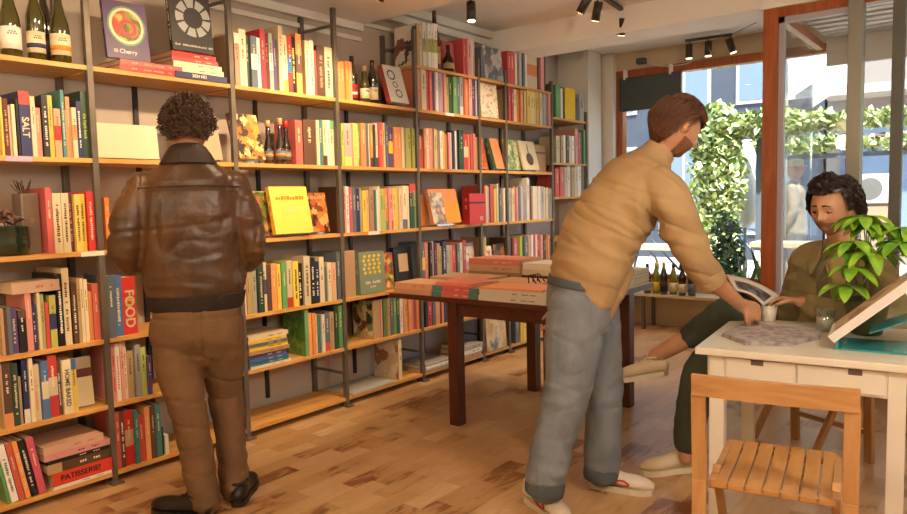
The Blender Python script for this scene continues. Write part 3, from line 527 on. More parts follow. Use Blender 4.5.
# ---- display books facing out
def cover_disc(o, T, cx, cz, r, m, r2=0, seg=28, name='cover_print', y0=0, a0=0, a1=2*PI, squash=1):
    """flat disc or ring on the x=T board; cx measured from spine"""
    b = nbm(); ring = []
    n = seg
    full = abs(a1-a0-2*PI) < 1e-3
    pts = [a0+(a1-a0)*i/n for i in range(n if full else n+1)]
    out = [b.verts.new((T+.0009, cx+r*math.cos(t), cz+r*squash*math.sin(t))) for t in pts]
    if r2:
        inn = [b.verts.new((T+.0009, cx+r2*math.cos(t), cz+r2*squash*math.sin(t))) for t in pts]
        for i in range(len(pts) if full else len(pts)-1):
            j = (i+1) % len(pts); b.faces.new((out[i], out[j], inn[j], inn[i]))
    else: b.faces.new(out)
    return obj(name, b, m, o)
def cover_rect(o, T, y0, y1, z0, z1, m, name='cover_print', off=.0012):
    b = nbm(); box(b, (T, y0, z0), (T+off, y1, z1)); return obj(name, b, m, o)
def cover_marks(o, x, y0, y1, z0, z1, m):
    b = nbm(); y = y0; r = random.Random(int(y0*1e4)+3)
    while y < y1:
        w = r.uniform(.4, .9)*(z1-z0)
        if r.random() < .88: box(b, (x-.0004, y, z0), (x+.0004, min(y+w, y1+.002), z1-(z1-z0)*r.choice((0, 0, .3))))
        y += w+(z1-z0)*.25
    return obj('cover_title', b, m, o)
def facing(loc, W, H, T, col, label, tilt=.2, yaw=0, group=None, det='', front=None):
    """cover faces the room; loc = lower left corner of the cover seen from the room"""
    return book(T, W, H, col, det, loc, (tilt*0, 0, 0), label, group, front=front)
def set_facing(o, loc, tilt, yaw):
    # local x -> -Y (towards the room), local y -> +X ; lean back about X
    R = Matrix.Rotation(yaw, 4, 'Z') @ Matrix.Rotation(-tilt, 4, 'X') @ Matrix.Rotation(-PI/2, 4, 'Z')
    o.matrix_world = Matrix.Translation(loc) @ R
acr = glass_mat('acrylic', (.93, .95, .95), .18, .05)
def stand(loc, w, label, yaw=0):
    r = empty('book_stand', loc, (0, 0, yaw), label, 'book stand', 'clear display stands on the shelves')
    b = nbm(); box(b, (0, -.012, 0), (w, .12, .003)); box(b, (0, -.012, .003), (w, -.009, .02)); obj('stand_base', b, acr, r)
    M = Matrix.Rotation(-.25, 4, 'X'); b = nbm(); box(b, (0, .05, .012), (w, .053, .16), M=M); obj('stand_back', b, acr, r)
    return r
def face_on(x, y, z, W, H, T, col, label, tilt=.22, yaw=0, front=None, det='', std=True, slabel=None):
    o = book(T, W, H, col, det, label=label, front=front)
    zz = z+(.006 if std else .001)+T*math.sin(tilt)
    set_facing(o, (x, y, zz), tilt, yaw)
    if std: stand((x+W*.2, y-.0, z+.0005), W*.6, slabel or 'clear acrylic stand under the '+' '.join(label.split(',')[0].split()[:11]), yaw)
    return o
pk = lambda *a: cells_mat(*a)
food1 = pk('doughnut_print', ['3a2418', 'd88a30', 'e8c27a', 'c06a24', '2e1c14'], 26)
food2 = pk('bread_print', ['3e2216', 'c47c34', 'e0a860', '7a4020', 'b05a28'], 22)
food3 = pk('salad_print', ['c8442a', '86923a', 'd8b060', '4a5a2a', 'a03422'], 30)
landsc = pk('landscape_print', ['8a9a6a', 'c8a06a', 'd8c8a0', '6a7a7a'], 7, .5, False)
floral = pk('floral_print', ['e8e0d0', 'e8e0d0', 'd05a30', '5a7a4a', 'b8a4c0'], 20)
orangeart = pk('orange_flower_print', ['e07038', 'e8a060', 'c84a38', 'e8c890'], 12, .5, False)
greenart = pk('leaf_green_print', ['7c9a5a', 'd8d8a0', '4a6e44', 'a8b878'], 14, .5, False)
greyart = pk('grey_yellow_print', ['8a8a90', 'd8ccb8', '6a6a78', 'c8a070'], 12, .5, False)
sz = ZS
# bay 1, top: stack + cookbook + big black book
def lying(x, y, z, L, Wd, T, col, label, det='', yaw=0, txt=None, tcol='white', group=None, tsize=.6, name='book'):
    """spine faces the room, book lies flat; x,y = left front corner"""
    o = book(T, Wd, L, col, det, label=label, group=group, name=name)
    # local x(thickness)->+Z, local z(height)->+X... local y stays +Y
    R = Matrix(((0, 0, 1, 0), (0, 1, 0, 0), (-1, 0, 0, 0), (0, 0, 0, 1)))
    o.matrix_world = Matrix.Translation((x, y, z+T+.0003)) @ Matrix.Rotation(yaw, 4, 'Z') @ R
    if txt:
        for ch in [c_ for c_ in o.children if c_.name.startswith('spine_title')]: bpy.data.objects.remove(ch)
        textmesh('spine_title', txt, T*tsize*1.4, bookmat(tcol), o, (T*.5, -.0006, L*.45), (PI/2, -PI/2, 0), bold=True)
    return o
z = sz[1]; xa = 1.80
a = lying(xa-.0, D0-.0, z, .33, .26, .026, 'red', 'lower of two red books lying under the purple bowl cookbook', det='gpeach')
lying(xa+.004, D0-.0, z+.027, .33, .26, .026, 'red', 'upper of two red books lying under the purple bowl cookbook', det='gpeach')
bowl = face_on(1.76, D0+.05, z+.0545, .215, .285, .02, 'purple', 'purple cookbook with a bowl of soup on its cover, standing on red books', .12, -.05, std=False)
cover_disc(bowl, .02, .11, .165, .094, bookmat('green'), squash=1.05); cover_disc(bowl, .0203, .11, .165, .085, bookmat('cream'), squash=1.05)
cover_disc(bowl, .0207, .11, .165, .072, food3, squash=1.05); cover_disc(bowl, .021, .115, .155, .045, bookmat('red'), r2=.025)
cover_rect(bowl, .02, .035, .055, .028, .045, bookmat('pink')); 
textmesh('cover_title', 'Cherry', .03, bookmat('white'), bowl, (.0215, .105, .036), (PI/2, 0, PI/2))
x = 2.09
lab = ['blue book titled with large pale letters at the foot of the top pile', 'lower cream book in the pile under the black circle book', 'upper cream book in the pile under the black circle book',
  'lower red book in the pile under the black circle book', 'topmost thin red book directly under the black circle book']
zz = z
for i, (c, t, tx, tc) in enumerate((('navy', .032, '2024 NO', 'white'), ('cream', .026, '', ''), ('cream', .026, '', ''), ('red', .022, '', ''), ('red', .028, '', ''))):
    lying(x-.004*(i % 2)+.004*i*0, D0-.005+.006*i, zz, .31-.012*i, .25, t, c, lab[i], yaw=0, txt=tx or None, tcol=tc or 'white', tsize=.5 if tx else .5); zz += t+.0008
blk = face_on(x+.012, D0+.05, zz+.001, .235, .30, .03, 'charcoal', 'large black book with a ring of grey segments on its cover, atop the pile', .1, -.05, std=False)
for k in range(9):
    a0 = 2*PI*k/9; cover_disc(blk, .03, .13, .18, .1, mat('silver_ink', '9a9c9c', .4), r2=.055, a0=a0+.07, a1=a0+2*PI/9-.07, seg=6)
cover_marks(blk, 0.0312, 0.015, 0.225, 0.025, 0.035, bookmat('grey'))
gb = nbm(); glyphs(gb, .006, .024, .05, .26, -.0006, 5); obj('spine_title', gb, bookmat('cream'), blk)
# bay 1 fifth shelf: pale display book and stand, orange leaning cover
o = face_on(1.70, D0+.09, sz[2], .32, .17, .02, 'cream', 'wide blank cream book propped behind the leather-jacket man, fifth shelf up', .1, 0)
o = face_on(2.18, D0+.06, sz[2], .2, .27, .02, 'tan', 'tan book propped up beside the curly-haired head, fifth shelf up', .22, 0)
cover_rect(o, .02, .0, .07, .02, .22, bookmat('orange'))
book(.022, .2, .25, 'orange', '', (1.69, D0+.01, sz[3]+.0003), label='orange book standing alone beside the leather jacket sleeve, fourth shelf up')
# cream box book in bay 0
o = face_on(1.40, D0+.10, sz[5], .21, .235, .02, 'cream', 'cream book with a dark red band facing out, second shelf up', .12, -.1, std=False)
cover_rect(o, .02, .0, .21, .14, .18, bookmat('maroon'))
o = lying(1.26, D0+.01, sz[4]+.262, .2, .14, .05, 'peach', 'pinkish book lying flat across the upright spines, third shelf up', tsize=.4)
# bay 2 fifth shelf: doughnut book
o = face_on(2.475, D0+.06, sz[2], .20, .275, .035, 'brown', 'dark cookbook with rows of doughnuts on its cover, tilted on a stand', .25, .1, front=food1)
o = face_on(2.56, D0+.10, sz[3], .2, .27, .02, 'cream', 'cream cookbook partly hidden behind the jacket elbow, fourth shelf up', .2, 0, front=food3)
yb = face_on(2.69, D0+.03, sz[3], .27, .29, .035, 'yellow', 'yellow cookbook tilted on a stand, fourth shelf up', .22, -.08)
cover_rect(yb, .035, .07, .2, .12, .17, mat('pale_ink', 'e8c060', .5)); cover_marks(yb, 0.0365, 0.036, 0.234, 0.209, 0.231, mat('gold_ink', 'b87820', .4))
fb = face_on(2.94, D0+.09, sz[3], .24, .26, .022, 'brown', 'dark cookbook with round loaves on its cover beside the yellow one', .15, 0, front=food2)
cover_marks(fb, 0.0240, 0.034, 0.206, 0.214, 0.236, bookmat('tan'))
# bay 3 top: tilted white/red number book
nb = face_on(3.735, D0+.05, sz[1], .205, .275, .04, 'white', 'white book with grey looped rings on its cover and a red spine, tilted', .28, .05, det='g')
nb.data.materials[0] = bookmat('red'); cover_rect(nb, .04, .0, .205, 0, .275, bookmat('white'))
for cz_, cx_, r_ in ((.205, .075, .045), (.135, .095, .028), (.07, .115, .038)): cover_disc(nb, .0405, cx_, cz_, r_, bookmat('slate'), r2=r_*.68, squash=.85)
# bay 3, third shelf up : lemon cover, salad book, black framed book
lb = face_on(3.39, D0+.07, sz[4], .245, .285, .05, 'slate', 'sage green cookbook with yellow lemons in a grid on its cover', .04, .0, std=False)
lb.data.materials[0] = mat('sage', '7d8a72', .5)
lemon = mat('lemon_ink', 'e8c428', .5)
for i in range(5):
    for j in range(4):
        cover_disc(lb, .05, .05+.046*j-.01*(i % 2)+.005, .255-.028*i, .014, lemon, squash=.8, seg=10)
cover_marks(lb, 0.0512, 0.052, 0.193, 0.066, 0.084, bookmat('cream')); cover_marks(lb, 0.0512, 0.096, 0.149, 0.039, 0.051, bookmat('cream'))
book(.05, .22, .26, 'brown', '', (3.335, D0+.06, sz[4]+.0003), label='brown book standing behind the lemon cover, third shelf up')
o = face_on(3.66, D0+.1, sz[4], .12, .26, .03, 'red', 'cookbook with a salad photograph beside the lemon cover', .06, 0, front=food3, std=False)
o = face_on(3.79, D0+.1, sz[4], .19, .29, .04, 'black', 'black book with a tan framed portrait on its cover, third shelf up', .08, 0, std=False)
cover_rect(o, .04, .045, .145, .11, .24, bookmat('tan')); 
# bay 3 bottom: art book leaning, loose magazine
o = book(.03, .25, .29, 'cream', '', (3.74, D0+.012, sz[6]+.0003), label='large cream art book standing on the bottom shelf, lemon-cover bay', coverart=pk('sketch_print', ['d8c8ac', 'd8c8ac', '9a6a50', 'c8b090'], 14))
o = lying(3.27, D0+.0, sz[6], .42, .27, .012, 'grey', 'pale magazine lying open on the bottom shelf of the lemon-cover bay', name='magazine'); o['category'] = 'magazine'
b = nbm(); vs = []
# bay 4 fourth shelf
o = face_on(4.04, D0+.12, sz[3], .18, .24, .02, 'orange', 'plain orange cover behind the tilted orange book, fourth shelf up', .2, 0, std=False)
o = face_on(4.16, D0+.03, sz[3], .30, .27, .035, 'orange', 'tilted orange and yellow book with a grey collage on its cover', .25, -.12)
cover_rect(o, .035, .1, .3, .0, .15, mat('amber_ink', 'e8962c', .5)); cover_rect(o, .0362, .0, .14, .0, .24, greyart)
o = face_on(4.56, D0+.03, sz[3], .21, .245, .07, 'red', 'thick red box set with a black line across its cover, fourth shelf up', 0, 0, std=False)
cover_rect(o, .07, .0, .21, .165, .178, bookmat('black')); cover_rect(o, .07, .14, .18, .03, .06, bookmat('peach'))
# bay 4 third shelf: floral
o = face_on(4.63, D0+.09, sz[4], .14, .27, .03, 'lilac', 'lilac flowered book with a pink ribbon by the paperback piles', .1, 0, std=False, front=floral)
# red cookbook top of bay 4
o = face_on(4.40, D0+.08, sz[0], .15, .24, .02, 'red', 'red cookbook facing out behind the carton-labelled bottles', .08, 0, std=False)
# bay 4 bottom magazines
for i in range(3):
    o = lying(4.03+.01*i, D0-.0+.01*i, sz[6]+i*.016, .33, .25, .014, ['grey', 'white', 'grey'][i], ['lowest pale magazine', 'middle white magazine', 'uppermost pale magazine'][i]+' in the pile on the bottom shelf behind the table leg', name='magazine'); o['category'] = 'magazine'
for i in range(3):
    o = lying(4.47+.01*i, D0-.0, sz[6]+i*.036, .27, .23, .033, ['tan', 'white', 'grey'][i], ['lowest', 'middle', 'uppermost'][i]+' of three pale books lying beside the table leg, bottom shelf')
# narrow bay
o = face_on(4.82, D0+.04, sz[1], .25, .28, .03, 'cream', 'cream book with fine scribbled figures facing out in the narrow bay', .08, 0, front=pk('scribble_print', ['e8dcc0', 'e8dcc0', 'e8dcc0', 'c8885a'], 40), std=False)
o = face_on(4.87, D0+.02, sz[0], .27, .27, .02, 'grey', 'grey photograph book leaning behind the thick red spines on the top shelf', .1, 0, front=pk('spines_print', ['9a9690', '5a5e66', 'b8b0a8', '706a70'], 14), std=False)
o = face_on(4.81, D0+.1, sz[2], .2, .27, .02, 'orange', 'orange flowered book propped up in the narrow bay, fifth shelf up', .2, 0, front=orangeart)
o = face_on(4.985, D0+.03, sz[2], .165, .27, .02, 'darkgreen', 'dark green edged orange book leaning in the narrow bay', .28, 0)
cover_rect(o, .02, .04, .165, .0, .27, bookmat('orange'))
o = face_on(4.88, D0+.05, sz[4], .1, .23, .02, 'cream', 'small pale flowered book in the narrow bay, third shelf up', .1, 0, front=floral, std=False)
o = face_on(4.99, D0+.04, sz[4], .17, .24, .02, 'brown', 'dark book with an orange figure in the narrow bay', .1, 0, front=pk('figure_print', ['3a2a20', '3a2a20', 'a86830', '5a4a3a'], 14), std=False)
o = face_on(4.82, D0+.03, sz[6], .3, .32, .03, 'tan', 'tall landscape book standing on the bottom shelf of the narrow bay', .06, 0, front=landsc, std=False)
# bay 6 fifth shelf
o = face_on(5.22, D0+.05, sz[2], .22, .27, .02, 'olive', 'green patterned book tilted beside the brown disc cover', .2, 0, front=greenart)
o = face_on(5.45, D0+.02, sz[2], .26, .27, .02, 'cream', 'cream book with a dark brown disc on its cover, tilted', .25, 0)
cover_disc(o, .02, .13, .1, .058, bookmat('brown')); cover_rect(o, .02, .122, .134, .15, .24, bookmat('brown'))
o = face_on(5.73, D0+.09, sz[2], .2, .25, .03, 'tan', 'tan box book behind the brown disc cover', .05, 0, std=False); cover_rect(o, .03, 0, .2, .17, .185, bookmat('brown'))

# stack in bay 2 (second shelf up)
cols = [('white', 'lilac'), ('teal', ''), ('blue', ''), ('purple', ''), ('tan', ''), ('yellow', ''), ('slate', ''), ('yellow', ''), ('cream', '')]
hts = [.014, .022, .018, .026, .022, .022, .018, .02, .024]
zz = sz[5]; nm_ = ['white book at the foot', 'dark teal book second from the foot', 'blue book third from the foot', 'purple lettered book', 'tan book above the purple lettered one',
  'yellow book in the middle', 'grey blue book near the top', 'yellow book second from the top', 'cream book at the top']
for i, ((c, t), h_) in enumerate(zip(cols, hts)):
    lying(2.46+rnd.uniform(0, .012), D0+rnd.uniform(0, .012), zz, rnd.uniform(.27, .30), .24, h_, c, nm_[i]+' of the flat pile beside the green marbled book', group='flat pile beside the green marbled book'); zz += h_+.0006
# ribbon hanging from the books of bay 2
b = nbm(); tube(b, [(3.075, D0-.002, .40), (3.08, D0-.006, .37), (3.07, D0-.004, .34), (3.085, D0-.006, .31)], .003, 5); tag(obj('ribbon', b, bookmat('crimson'), smooth=True), 'red ribbon hanging down from the second shelf up, beer-bottle bay', 'ribbon')
# bay 0 bottom : leaning books and flat pile
for i, (x, c, T, d) in enumerate(((1.165, 'green', .012, ''), (1.18, 'white', .028, 'g'), (1.212, 'red', .022, ''), (1.238, 'orange', .02, 'g'), (1.262, 'black', .026, 'gwhite'), (1.294, 'crimson', .03, ''))):
    o = book(T, .2, .27, c, d, (x+.02, D0+.01, sz[6]+.002), (0, -.16, 0), '%s book leaning back at the foot of the first bay, %s' % (c, ['at the very edge', 'next to the green one', 'next to the white one', 'between red and black', 'next to the orange one', 'resting nearest the flat pile'][i]), 'books leaning on the bottom shelf', seed=i)
zz = sz[6]; cols = [('white', .015, None), ('red', .062, 'PATISSERIE!'), ('brown', .045, None), ('black', .018, None), ('pink', .03, None), ('peach', .034, None)]
nm_ = ['thin white book at the foot of the pile below PATISSERIE', 'thick red book titled PATISSERIE in the bottom shelf pile', 'brown and gold book above the red PATISSERIE book', 'thin black book in the middle of the bottom shelf pile',
  'pinkish book second from top of the bottom shelf pile', 'pinkish book on top of the bottom shelf pile']
for i, (c, h_, t) in enumerate(cols):
    lying(1.37+(.0, 0, -.02, -.01, -.03, -.03)[i], D0+.0, zz, (.27, .28, .29, .27, .3, .27)[i], .25, h_, c, nm_[i], det='btan' if c == 'brown' else '', txt=t, tcol='black', tsize=.42, group='flat pile on the bottom shelf'); zz += h_+.0006
# ---- bottles
gls_green = mat('green_bottle_glass', '3c3a12', .12, spec=.8, coat=.6)
gls_dark = mat('dark_bottle_glass', '1c120c', .12, spec=.8, coat=.6)
def bottle(loc, kind, glass, lab_col, label, band=None, cap='black', h=.30, r=.037, group=None):
    root = empty('bottle', loc, (0, 0, 0), label, 'bottle', group)
    k = h/.30
    if kind == 'wine': prof = [(r*.8, 0), (r, .004), (r, .165*k), (r*.98, .18*k), (r*.72, .215*k), (.017, .245*k), (.0145, .26*k), (.0145, .292*k)]
    elif kind == 'burg': prof = [(r*.8, 0), (r, .004), (r, .13*k), (r*.93, .155*k), (r*.62, .20*k), (.019, .235*k), (.0145, .26*k), (.0145, .292*k)]
    else: prof = [(r*.8, 0), (r, .004), (r, .11*k), (r*.9, .13*k), (r*.5, .18*k), (.014, .22*k), (.0125, .28*k)]
    b = nbm(); lathe(b, prof, 24); obj('glass_body', b, glass, root)
    b = nbm(); zt = prof[-1][1]; lathe(b, [(.0155, zt-.035*k), (.0155, zt+.006), (.012, zt+.008)], 16); obj('capsule' if kind != 'beer' else 'bottle_cap', b, mat('cap_'+cap, PAL[cap], .35), root)
    b = nbm(); lathe(b, [(r+.0006, .03*k), (r+.0006, .115*k if kind != 'beer' else .09*k)], 24); lb = obj('label', b, mat('label_'+lab_col, PAL[lab_col], .7), root)
    if band:
        b = nbm(); lathe(b, [(r+.0011, .05*k), (r+.0011, .068*k)], 24); obj('label_band', b, mat('label_'+band, PAL[band], .6), lb)
        # little printed marks
    b = nbm(); rr_ = random.Random(int(loc[0]*100))
    for q in range(7):
        a = math.radians(-120+rr_.uniform(-22, 22)); a2 = -PI/2-.55+.12*q
        box(b, (-.003, -.0004, 0), (.003, .0004, .006), M=Matrix.Translation(((r+.0014)*math.cos(a2), (r+.0014)*math.sin(a2), (.085+.008*(q % 2))*k)) @ Matrix.Rotation(a2+PI/2, 4, 'Z'))
    obj('label_print', b, bookmat('brown'), lb)
    return root
zt = sz[1]
bottle((1.348, D0+.06, zt), 'burg', gls_green, 'white', 'green wine bottle with a plain white label, first of the row on top', h=.34, r=.042, group='white wine bottles')
bottle((1.452, D0+.06, zt), 'wine', gls_green, 'cream', 'green wine bottle with a cream and blue banded label', 'navy', h=.33, r=.037, group='white wine bottles')
bottle((1.548, D0+.19, zt), 'wine', gls_dark, 'black', 'dark wine bottle standing behind the blue banded one', h=.36, r=.037, group='white wine bottles')
bottle((1.553, D0+.05, zt), 'burg', gls_green, 'cream', 'green wine bottle with an orange patch on its label, beside the steel post', 'orange', h=.34, r=.042, group='white wine bottles')
bottle((2.728, D0+.085, sz[2]), 'beer', gls_dark, 'slate', 'dark beer bottle with a slate and orange label beside the doughnut book', 'orange', 'tan', .27, .027, 'beer bottles')
bottle((2.785, D0+.045, sz[2]), 'beer', gls_dark, 'slate', 'middle dark beer bottle, set a little forward of the others', 'orange', 'tan', .285, .029, 'beer bottles')
bottle((2.849, D0+.07, sz[2]), 'beer', gls_dark, 'slate', 'dark beer bottle beside the leaning red book', 'orange', 'red', .275, .028, 'beer bottles')
bottle((3.455, D0+.10, zt), 'wine', gls_green, 'red', 'wine bottle with a red and white label beside four orange spines', 'white', 'black', .31, .035, 'wine bottles by the tilted white book')
bottle((3.50, D0+.03, zt), 'burg', gls_green, 'cream', 'short wine bottle with a cream label in front of the red labelled one', None, 'tan', .24, .032, 'wine bottles by the tilted white book')
bottle((3.62, D0+.07, zt), 'wine', gls_dark, 'cream', 'dark wine bottle with a cream label touching the tilted white book', None, 'brown', .30, .036, 'wine bottles by the tilted white book')
bottle((4.285, D0+.05, sz[0]), 'burg', mat('brown_bottle_glass', '5a2c1c', .2, coat=.5), 'tan', 'tall brown bottle with a tan label on the added top shelf', None, 'brown', .44, .042)
bottle((4.42, D0+.03, sz[0]), 'beer', gls_dark, 'tan', 'short dark bottle with a tan label before the red cookbook', None, 'black', .21, .045)
# bench bottles by the window
def bx(i, x, y, c, lc, cap, h, lab): bottle((x, y, .362), 'wine', c, lc, lab, None, cap, h, .036, 'bottles on the window bench')
gy = mat('olive_bottle_glass', '7a7a1c', .12, coat=.6)
bx(0, 6.84, 2.86, gls_green, 'yellow', 'black', .30, 'green bottle with a yellow label on the window bench, by the paperbacks')
bx(1, 6.87, 2.78, gy, 'yellow', 'yellow', .31, 'olive bottle with a yellow cap, second along the window bench')
bx(2, 6.84, 2.69, gls_dark, 'black', 'yellow', .32, 'tall dark bottle with a yellow capsule on the window bench')
bx(3, 6.86, 2.60, gy, 'cream', 'black', .31, 'olive bottle with a cream label on the window bench')
bx(4, 6.83, 2.50, gls_dark, 'cream', 'navy', .30, 'dark bottle with a cream label beside the red capped one')
bx(5, 6.84, 2.41, gls_dark, 'slate', 'red', .31, 'dark bottle with a red capsule at the end of the bench row')

# price tickets on shelf edges
for i, (x, z_, c, lab) in enumerate(((1.56, sz[3], 'white', 'under the potted plant'), (1.27, sz[2], 'lilac', 'under the SALT book shelf end'), (3.46, sz[3], 'white', 'below the striped pink spines'), (4.33, sz[1], 'white', 'below the green spines, tilted-orange-book bay'))):
    b = nbm(); box(b, (0, 0, 0), (.11, .002, .022), bev=.0005); t = obj('shelf_ticket', b, mat('ticket_'+c, PAL[c], .5), loc=(x, D0-.0005, z_-.024)); tag(t, 'small pale price ticket on the shelf edge '+lab, 'price ticket', 'shelf edge tickets')

# plant pot bay 0 fourth shelf
r = empty('potted_plant', (1.295, D0+.085, sz[3]), (0, 0, 0), 'dark green glass pot of dried brown leaves on the fourth shelf up', 'plant')
b = nbm(); lathe(b, [(.055, 0), (.075, .01), (.08, .06), (.076, .125), (.08, .13), (.07, .128), (.066, .02)], 28); obj('pot', b, mat('dark_green_glass', '1e2a1c', .15, coat=.5), r)
b = nbm(); rr_ = random.Random(3)
for i in range(34):
    a = rr_.uniform(0, 2*PI); q = rr_.uniform(.02, .10); h_ = rr_.uniform(.12, .2)
    M = Matrix.Translation((q*math.cos(a), q*math.sin(a), h_)) @ Matrix.Rotation(rr_.uniform(0, 6), 4, 'Z') @ Matrix.Rotation(rr_.uniform(-.9, .9), 4, 'X')
    s = rr_.uniform(.018, .03); prism(b, [(0, -s), (s*.5, -s*.3), (s*.55, s*.3), (0, s), (-s*.55, s*.3), (-s*.5, -s*.3)], -.0008, .0008, M=M)
    if i % 3 == 0: tube(b, [(0, 0, .1), (q*.5*math.cos(a), q*.5*math.sin(a), h_*.8), (q*math.cos(a), q*math.sin(a), h_)], .0016, 4)
obj('dried_leaves', b, mat('dried_leaf', '6b4a38', .7, var=.3), r)
r = empty('vase', (1.385, D0+.13, sz[3]), (0, 0, 0), 'tall smoky glass vase of dried stems behind the potted plant', 'vase')
b = nbm(); box(b, (-.035, -.05, 0), (.04, .05, .275), bev=.006); obj('glass_body', b, mat('smoky_glass', '6a5a4a', .2, coat=.5), r)
b = nbm()
for i in range(14):
    a = rr_.uniform(-.03, .03); c_ = rr_.uniform(-.03, .03); tube(b, [(a*.3, c_*.3, .26), (a, c_, .29), (a*1.6, c_*1.4, .31+rr_.uniform(0, .03))], .002, 4)
obj('dried_stems', b, mat('dried_stem', '4a2c20', .8), r)
# small green plant at the end of the added top shelf
r = empty('potted_plant', (5.87, D0+.09, sz[0]), (0, 0, 0), 'small leafy green plant at the end of the added top shelf', 'plant')
b = nbm(); lathe(b, [(.03, 0), (.042, .06), (.04, .06)], 16); obj('pot', b, mat('pot_darkgreen', '2c5a34', .4), r)
b = nbm()
for i in range(26):
    a = rr_.uniform(0, 2*PI); q = rr_.uniform(.01, .06); h_ = rr_.uniform(.06, .14)
    M = Matrix.Translation((q*math.cos(a), q*math.sin(a), h_)) @ Matrix.Rotation(a, 4, 'Z') @ Matrix.Rotation(rr_.uniform(-.9, .9), 4, 'X')
    prism(b, [(0, -.02), (.012, 0), (0, .02), (-.012, 0)], -.0006, .0006, M=M)
obj('leaves', b, mat('leaf_green', '3f8a3a', .5), r)

# ------------------------------------------------------------------ people
RG = V((.6131, -.7900, 0)); FH = V((.7900, .6131, 0)); UP = V((0, 0, 1))
skinm = mat('skin', 'bd8a68', .5, var=.05, vscale=30, sss=.08)
skin2 = mat('skin_brown', 'a8714c', .5, var=.05, vscale=30, sss=.08)
def frame(fwd, up):
    f = V(fwd).normalized(); u = V(up); r = f.cross(u).normalized(); u = r.cross(f)
    return Matrix(((r.x, f.x, u.x), (r.y, f.y, u.y), (r.z, f.z, u.z)))
def head_pt(d):
    x, y, z = d
    p = V((x*.077, y*.096, z*.116))
    if y < 0: p.y *= 1.06
    if z < 0:
        t = -z; p.x *= 1-.26*t*t
        if y < 0: p.y *= 1-.4*t
        else: p.y *= 1-.04*t
    az = math.atan2(x, y); el = math.asin(max(-1, min(1, z)))
    g = lambda a, e, sa, se: math.exp(-((az-a)/sa)**2-((el-e)/se)**2)
    if abs(az) < 1.4:
        p.y += .026*g(0, -.16, .13, .10)+.015*g(0, .02, .10, .17)
        p.y -= .010*(g(.37, .06, .17, .11)+g(-.37, .06, .17, .11))
        p.y += .005*(g(.3, .25, .28, .08)+g(-.3, .25, .28, .08))
        p.y += .004*(g(.7, -.15, .25, .2)+g(-.7, -.15, .25, .2))
        p.y += .007*g(0, -.43, .2, .05)+.006*g(0, -.55, .17, .045)-.004*g(0, -.49, .22, .022)
        p.y += .010*g(0, -.85, .32, .16)
    return p
def head_mesh(bm, M4):
    g = bmesh.ops.create_uvsphere(bm, u_segments=56, v_segments=44, radius=1)
    for v in g['verts']: v.co = M4 @ head_pt(v.co.normalized())
    for s in (-1, 1):
        E_ = M4 @ Matrix.Translation((s*.077, -.008, -.002)) @ Matrix.Rotation(s*.35, 4, 'Z') @ Matrix.Rotation(-.15, 4, 'X')
        g = bmesh.ops.create_uvsphere(bm, u_segments=12, v_segments=8, radius=1)
        for v in g['verts']:
            c = v.co.copy(); v.co = E_ @ V((c.x*.011+(.006 if c.x*s > 0 else 0)*s, c.y*.020, c.z*.034))
def hand(bm, W, d, nrm, curl=.35, s=1, ts=1, spread=.0, thumb_in=.3):
    W = V(W); d = V(d).normalized(); nrm = V(nrm); nrm = (nrm-d*nrm.dot(d)).normalized(); side = d.cross(nrm)
    K = W+d*.088*s
    loft(bm, [(W-d*.01, .027*s, .02*s), (W+d*.03*s, .036*s, .017*s), (W+d*.07*s, .042*s, .015*s), (K, .040*s, .012*s)], side, 12, 4)
    for k, (o_, L_) in enumerate(zip((.031, .0105, -.0105, -.030), (.070, .079, .073, .056))):
        p = K+side*o_*ts*s-d*(.004 if k in (0, 3) else 0)*s-d*.012; dd = (d+side*ts*(o_*spread*10)).normalized()
        pts = [p]; ax = dd
        for q, fr in enumerate((.2, .4, .25, .2)):
            ax = (ax*math.cos(curl)+nrm*math.sin(curl)).normalized() if q else ax
            pts.append(pts[-1]+ax*L_*s*fr*1.05)
            nrm_ = nrm
        # progressive curl
        pts = [p]; a = 0
        for q, fr in enumerate((.22, .42, .27, .2)):
            a += curl*(.5 if q == 0 else 1)
            pts.append(pts[-1]+(dd*math.cos(a)+nrm*math.sin(a))*L_*s*fr)
        loft(bm, [(pp, (.0092-.0006*i)*s, (.0092-.0006*i)*s) for i, pp in enumerate(pts)], side, 8, 3)
    tb = W+d*.028*s+side*ts*.026*s
    t1 = (d*.65+side*ts*.7+nrm*thumb_in).normalized(); t2 = (d*.85+side*ts*.25+nrm*(thumb_in+.25)).normalized()
    loft(bm, [(tb-t1*.01, .013*s, .013*s), (tb+t1*.03*s, .0115*s, .0115*s), (tb+t1*.034*s+t2*.03*s, .0095*s, .0095*s), (tb+t1*.034*s+t2*.05*s, .0075*s, .0075*s)], side, 8, 3)
class Person:
    def __init__(s, name, loc, label):
        s.root = empty(name, loc, label=label, cat='person'); s.off = -V(loc)
    def add(s, name, bm, m, smooth=True, parent=None):
        o = obj(name, bm, m, parent or s.root, smooth)
        if not parent: o.location = s.off
        return o
    def fuse(s, name, bm, m, voxel=.007, it=6, fold=None):
        o = fuse(name, bm, m, s.root, voxel, it, fold); o.location = s.off; return o
def crease(co, M3, sc, seed=0):
    q = M3 @ co; a = abs(noise.noise(V((q.x*sc[0]+seed, q.y*sc[1], q.z*sc[2]))))
    return -max(0, 1-5.5*a)**1.5
def ridged(co, M3, sc, seed=0):
    q = M3 @ co
    return 1-2*abs(noise.noise(V((q.x*sc[0]+seed, q.y*sc[1], q.z*sc[2]))))
